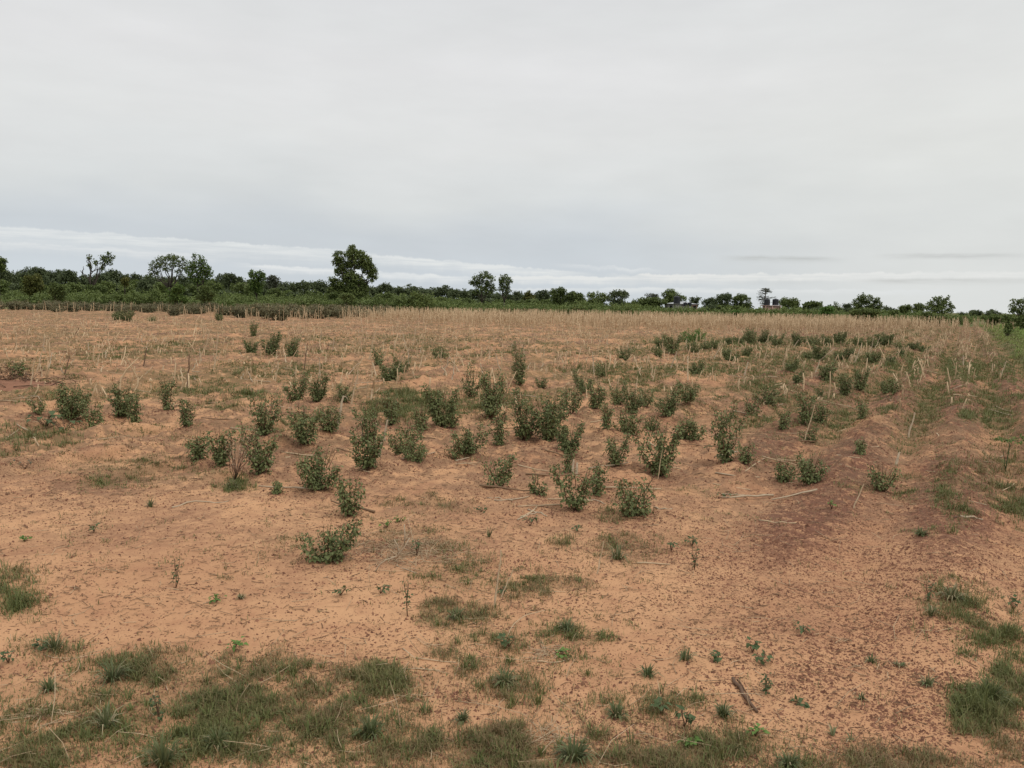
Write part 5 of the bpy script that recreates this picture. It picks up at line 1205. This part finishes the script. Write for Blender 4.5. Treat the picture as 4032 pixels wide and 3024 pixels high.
# random poles strewn among the bushes
def strew():
    rg = np.random.default_rng(91); pro = []
    for i in range(8):
        g = np.random.default_rng(700+i); L = 1.0; k = 7; x = np.linspace(-.5, .5, k)
        p = np.stack([x, g.normal()*.06*np.cos(x*PI)+g.normal(size=k)*.006, np.full(k, .0)+g.normal(size=k)*.006], 1)
        mb = MB(); mb.tube(p, .016*np.linspace(1.2, .7, k)*g.uniform(.8, 1.2, k), 6); pro.append(mb)
    src = []
    for n in range(190):
        px = rg.uniform(-20, 4030); py = 1330+(2000-1330)*rg.random()**1.25
        if py > 1800 and px < 1000: continue
        p = at(px, py); L = rg.uniform(.18, .6); i = len(src) % 8 if len(src) < 8 else rg.integers(0, 8)
        if len(src) < 8:
            o = pro[i].build('fallen_stalk', (M_PALESTALK, M_STALK, M_LITTER, M_STALK)[i % 4], sm=True); src.append(o)
            tag(o, 'short dry stalk piece lying among the bushes and rows of the field', 'fallen stalk', 'stalk pieces strewn over the rows')
        else:
            o = src[i].copy(); COL.objects.link(o)
        s = np.array([math.cos(0), 0, 0]); a = rg.normal()*.55+rg.integers(0, 2)*PI
        q1 = p+np.array([math.cos(a), math.sin(a), 0])*L/2; q0 = 2*p-q1
        z1 = float(relief(q1[0], q1[1])); z0 = float(relief(q0[0], q0[1]))
        o.location = (p[0], p[1], max((z0+z1)/2, p[2])+.012); o.rotation_euler = (0, -math.atan2(z1-z0, L), a); o.scale = (L, L, L)
strew()
# brush heap at the left edge
c = at(10*V, 838*V); e = empty('brush_heap', c, 'heap of dry twigs and leaves on dark soil at the left edge', 'brush heap')
g = np.random.default_rng(8); mb = MB(); lf = MB()
for i in range(70):
    a = g.uniform(0, 2*PI); p = np.array([g.normal()*.55, g.normal()*.3, .02+abs(g.normal())*.1]); d = np.array([math.cos(a), math.sin(a)*.5, g.uniform(0, .5)])*g.uniform(.2, .6)
    limb(mb, p, p+d, .008, .003, g, .08, 4, 4)
mb.build('twigs', M_DARKWOOD, e)
n = 420; p = g.normal(size=(n, 3))*[.45, .25, .12]+[-.1, .1, .2]; p[:, 2] = abs(p[:, 2]); leaves(lf, p, g.normal(size=(n, 3)), g.normal(size=(n, 3))+[0, 0, .6], .05, .035)
lf.build('dry_leaves', M_LITTER, e)
th = np.linspace(0, 2*PI, 40, endpoint=False); mb = MB(); rr_ = np.linspace(0, 1, 9)[1:]; TH, RR = np.meshgrid(th, rr_)
x = np.cos(TH)*RR*1.3; y = np.sin(TH)*RR*.5; z = .16*(1-RR**2)*(.6+.8*fbm(x*3+9, y*3, 3))-.02
i_ = np.arange(7)[:, None]*40; j_ = np.arange(40)[None]; q = np.stack([i_+j_, i_+(j_+1) % 40, i_+40+(j_+1) % 40, i_+40+j_], -1).reshape(-1, 4)
mb.add(np.stack([x, y, z], -1).reshape(-1, 3), [q, np.arange(40)[None]]); M_MOUND, t_, p_ = mat('mound_soil', .95, .08); g_ = t_.nodes.new('ShaderNodeNewGeometry')
t_.links.new(mixc(noise(t_, 9, 5, .6, g_.outputs['Position']), (.20, .10, .065), (.36, .19, .12), tree=t_), p_.inputs['Base Color']); mb.build('soil_mound', M_MOUND, e, sm=True)
# dried plant with white dots
c = at(508*V, 1042*V); e = empty('dried_shrub', c, 'dried leafless brown plant dotted with white specks in the left group', 'dry plant'); mb, lf = MB(), MB(); g = np.random.default_rng(9)
for i in range(16):
    tip = np.array([g.normal()*.10+.02, g.normal()*.08, g.uniform(.25, .48)]); limb(mb, np.zeros(3), tip, .0035, .0012, g, .06, 5, 4)
    n = 16; u = g.uniform(.4, 1, (n, 1)); pp = tip*u+g.normal(size=(n, 3))*.022; leaves(lf, pp, g.normal(size=(n, 3)), g.normal(size=(n, 3)), .011, .009)
mb.build('stem', M_DARKWOOD, e); lf.build('seed_heads', M_PALESTALK, e)

# ------------------------------------------------------------------ single weeds and grass tufts in the foreground
def tuft(x, y, w, h, label, dry=.15, n=70, blade=.006, name='grass_tuft'):
    b = at(x*V, y*V); s = b[1]*V/F; g = np.random.default_rng(int(x*7+y)); w, h = w*s, h*s
    mb = MB(); a = g.uniform(0, 2*PI, n); r = w*.10*np.sqrt(g.random(n)); P = np.stack([np.cos(a)*r, np.sin(a)*r, np.full(n, -.004)], 1)
    L = h*g.uniform(.5, 1.25, n); ln = np.clip(g.uniform(.1, 1.15, n)*np.clip(w/(h+1e-6), .6, 1.6), .05, 1.45)
    blades(mb, P, a+g.normal(size=n)*.5, L, blade*g.uniform(.6, 1.3, n), ln, np.where(g.random(n) < dry, g.uniform(.6, 1, n), g.uniform(0, .25, n)))
    return tag(mb.build(name, M_TUFT, attr=True, loc=b), label, 'grass tuft', 'single grass tufts in the foreground')
def forb(x, y, w, h, label, mt=None, n=12, leaf=.035, name='broadleaf_weed', spindly=False):
    b = at(x*V, y*V); s = b[1]*V/F; g = np.random.default_rng(int(x*5+y)); w, h = w*s, h*s
    e = empty(name, b, label, 'weed', 'single broadleaf weeds in the foreground'); st, lf = MB(), MB()
    k = 3 if spindly else 5
    for i in range(k):
        a = g.uniform(0, 2*PI); tip = np.array([math.cos(a)*w*(.25 if spindly else .4), math.sin(a)*w*.3, h*g.uniform(.7, 1)]); limb(st, np.zeros(3), tip, .0025, .0012, g, .06, 5, 4)
        m = max(3, n//k*(2 if spindly else 1)); u = g.uniform(.15 if spindly else .6, 1, (m, 1)); q = g.normal(size=(m, 3))*[1, 1, .3]
        leaves(lf, tip*u+q*leaf*.3, q, g.normal(size=(m, 3))*.3+[0, 0, 1], leaf*g.uniform(.6, 1.2, m), leaf*g.uniform(.5, .8, m))
    st.build('stem', M_STEM, e); lf.build('foliage', mt or M_FORB, e); return e
TU = [(243,1470,85,55,'long bladed grass tuft in the left grass, with one very tall stem',.1,90),(105,1492,50,35,'small grass tuft on bare soil left of the long bladed tuft',.2,60),
 (228,1572,75,62,'coarse dry edged tuft near the lower left corner',.35,60),(352,1659,90,85,'big blue green upright tuft at the bottom edge, left',.05,110),(120,1405,60,48,'dark spreading tuft near the left edge, above the small tuft',.15,50),
 (520,1293,30,20,'little brown centred tuft alone on the open sand',.5,34),(1056,1160,26,36,'spiky little tuft behind the central weeds',.2,16),(1333,1208,70,40,'mixed dry and green tuft beside the leaning straw',.4,80),
 (1333,1548,60,40,'dense green tuft low in the centre foreground',.1,90),(1400,1460,55,40,'green tuft right of centre, between the two bare patches',.1,60),(1000,1558,50,30,'green tuft alone at the edge of the lower left grass',.1,70),
 (1090,1480,85,45,'tall wide tuft at the heart of the central weeds',.1,120),(1225,1360,75,32,'low spreading tuft right of the arched dry stem',.15,80),(985,1335,60,30,'pale bladed tuft at the left end of the green patch',.15,70),
 (1562,1548,44,40,'upright fine tuft left of the dark slanted stick',.1,90),(2055,1295,75,42,'dry white and green tuft near the right weeds',.45,90),(2140,1515,110,60,'largest weed tuft at the lower right edge',.05,160),
 (1990,1156,60,20,'short dense dark tuft alone on the right sand',.02,120),(1705,1655,70,40,'bushy tuft at the bottom edge right of centre',.1,100),(1882,1432,36,24,'little tuft on the crumbly sand at right',.2,34),
 (1942,1440,34,22,'little tuft with a dark hollow on the crumbly sand',.3,34),(2005,1480,50,30,'loose tuft left of the largest right tuft',.2,50),(1480,1425,55,38,'two part loose tuft at the left end of the lower sand',.15,44),
 (1860,1510,40,22,'flat small tuft below the crumbly sand',.2,30),(1800,1590,40,32,'short bladed shoot near the bottom right',.1,12),(1838,1600,36,26,'second short bladed shoot right of the first near the bottom',.1,10),
 (2010,1330,40,36,'slim grey green weed tuft left of the dry white one',.2,40),(500,1055,60,25,'matted green tuft at the foot of the dried white dotted plant',.3,110),(325,1095,30,22,'grey green dry tuft on the left sand',.4,50),
 (1240,1640,120,60,'spreading coarse tuft at the bottom centre',.05,150),(470,1610,80,45,'dark tuft in the lower left grass',.05,110),(800,1590,90,55,'bright tuft in the right part of the lower left grass',.05,120)]
for x, y, w, h, lb, dr, n in TU: tuft(x, y, w, h, lb, dr, n)
FO = [(52,1170,26,12,'bright little weed high on the left sand',M_BRIGHT,10),(203,1150,18,18,'small green weed alone high on the left sand',None,12),(468,1300,22,14,'pale green seedling left of the tiny brown tuft',M_BRIGHT,8),
 (735,1287,36,20,'dark leafed weed left of the tall spindly weed',None,14),(822,1282,34,20,'dark star shaped weed right of the other dark one',None,16),(505,1410,30,28,'bright lime leaf at the edge of the foreground grass',M_BRIGHT,8),
 (835,1140,48,22,'bright lobed leaves beside the twig litter, larger patch',M_BRIGHT,16),(862,1128,30,14,'bright lobed leaves beside the twig litter, smaller patch',M_BRIGHT,10),(1145,1136,34,24,'blue green leafy weed on the sand behind the central weeds',None,14),
 (1040,1105,36,12,'low dark weed left of the small crossed pile',None,16),(1248,1148,16,14,'tiny round leafed seedling right of the blue green weed',None,6),(1085,1285,16,22,'round leafed weed beside the tall straw',None,8),
 (1100,1400,44,32,'broad leafed weed in the central weeds',None,22),(1210,1420,26,16,'lime green weed right of the central tall tuft',M_BRIGHT,9),(1432,1540,36,34,'light round leafed weed low right of centre',None,12),
 (1625,1408,30,30,'dark lobed weed on the sand right of centre, upper one',None,14),(1645,1432,34,26,'green lobed weed on the sand right of centre, lower one',None,14),(1555,1428,30,18,'small dark weed left of the two lobed ones',None,12),
 (1735,1365,32,16,'small green weed in the middle of the dark crumbs',None,10),(1478,1570,36,52,'tall lobed weed left of the upright fine tuft',None,18),(1632,1590,24,24,'lime green folded leaf near the bottom right',M_BRIGHT,6),
 (1497,1610,24,18,'yellowish seedling beside a tuft near the bottom right',M_BRIGHT,8),(1495,1180,30,26,'dark weed high on the right sand, left one',None,22),(1562,1075,24,12,'low weed behind the right sand',None,14),
 (1797,1100,24,20,'green lobed weed below the V shaped bush on the right sand',M_BRIGHT,14),(90,1400,30,18,'small dark weed left of the long bladed tuft',None,12),(18,1432,26,24,'bluish weed near the left edge of the grass',None,12),
 (55,1022,44,22,'rosette of pale round leaves on the left sand',M_PALE,12),(1725,1520,10,8,'single small seedling near the lower right tuft',None,5),(2190,1320,40,40,'leafy weed at the right edge above the largest tuft',None,24),
 (1530,985,26,18,'small low green plant left of the tall dense column bush',None,18),(900,1200,20,40,'thin branching green weed rising in the twig litter',None,16),(1450,1190,16,24,'small upright weed on the sand below the widest front bush',None,10)]
for x, y, w, h, lb, mt_, n in FO: forb(x, y, w, h, lb, mt_, n, leaf=.032 if 'bright' not in lb else .03)
for x, y, w, h, lb in ((380,1270,40,75,'tall thin spindly weed on the open left sand'),(880,1330,50,90,'tall spindly weed below the twig litter'),(1655,1500,30,50,'thin weed behind the dark slanted stick'),
        (345,1560,50,80,'tall thin weed in the lower left grass'),(1500,1230,26,60,'thin upright weed by the dark crumbs'),(2005,1300,40,50,'thin weed left of the dry white tuft')):
    forb(x, y, w, h, lb, None, 26, leaf=.018, name='spindly_weed', spindly=True)
# tall umbrella weed on the right
b = at(2172*V, 1020*V); s = b[1]*V/F; e = empty('umbrella_weed', b, 'tall thin weed with an umbrella of green leaves on the right', 'weed'); st, lf = MB(), MB(); g = np.random.default_rng(12)
top = np.array([.02, 0, 68*s]); limb(st, np.zeros(3), top, .005, .004, g, .02, 6, 6); limb(st, np.array([.0, 0, .02]), np.array([-.04, 0, 45*s]), .004, .003, g, .03, 5, 5)
for i in range(9):
    a = 2*PI*i/9; tip = top+np.array([math.cos(a)*22*s, math.sin(a)*22*s, g.uniform(-3, 9)*s]); limb(st, top, tip, .003, .002, g, .1, 4, 4)
    m = 7; q = g.normal(size=(m, 3))*[1, 1, .3]; leaves(lf, tip+q*.004, q+unit(tip-top)*.8, np.zeros((m, 3))+[0, 0, 1], .06, .02)
st.build('stem', M_FORB, e); lf.build('foliage', M_GTREE, e)
# plants with large round leaves behind the green strip at left
for x, y, lb in ((100,935,'squash like plant with big round leaves at the left end of the green strip'),(140,930,'squash like plant with big round leaves at the right end of the green strip')):
    b = at(x*V, y*V); g = np.random.default_rng(x); e = empty('large_leaf_plant', b, lb, 'plant'); st, lf = MB(), MB()
    for i in range(14):
        a = g.uniform(0, 2*PI); r = g.uniform(.03, .25); tip = np.array([math.cos(a)*r, math.sin(a)*r*.6, g.uniform(.06, .2)]); limb(st, np.zeros(3), tip, .004, .003, g, .15, 5, 4)
        leaves(lf, tip[None], np.array([[math.cos(a), math.sin(a), -.1]]), np.array([[0, 0, 1.0]]), .075, .08, droop=.35)
    st.build('stem', M_STEM, e); lf.build('foliage', M_FORB, e)
print('objects', len(bpy.data.objects))
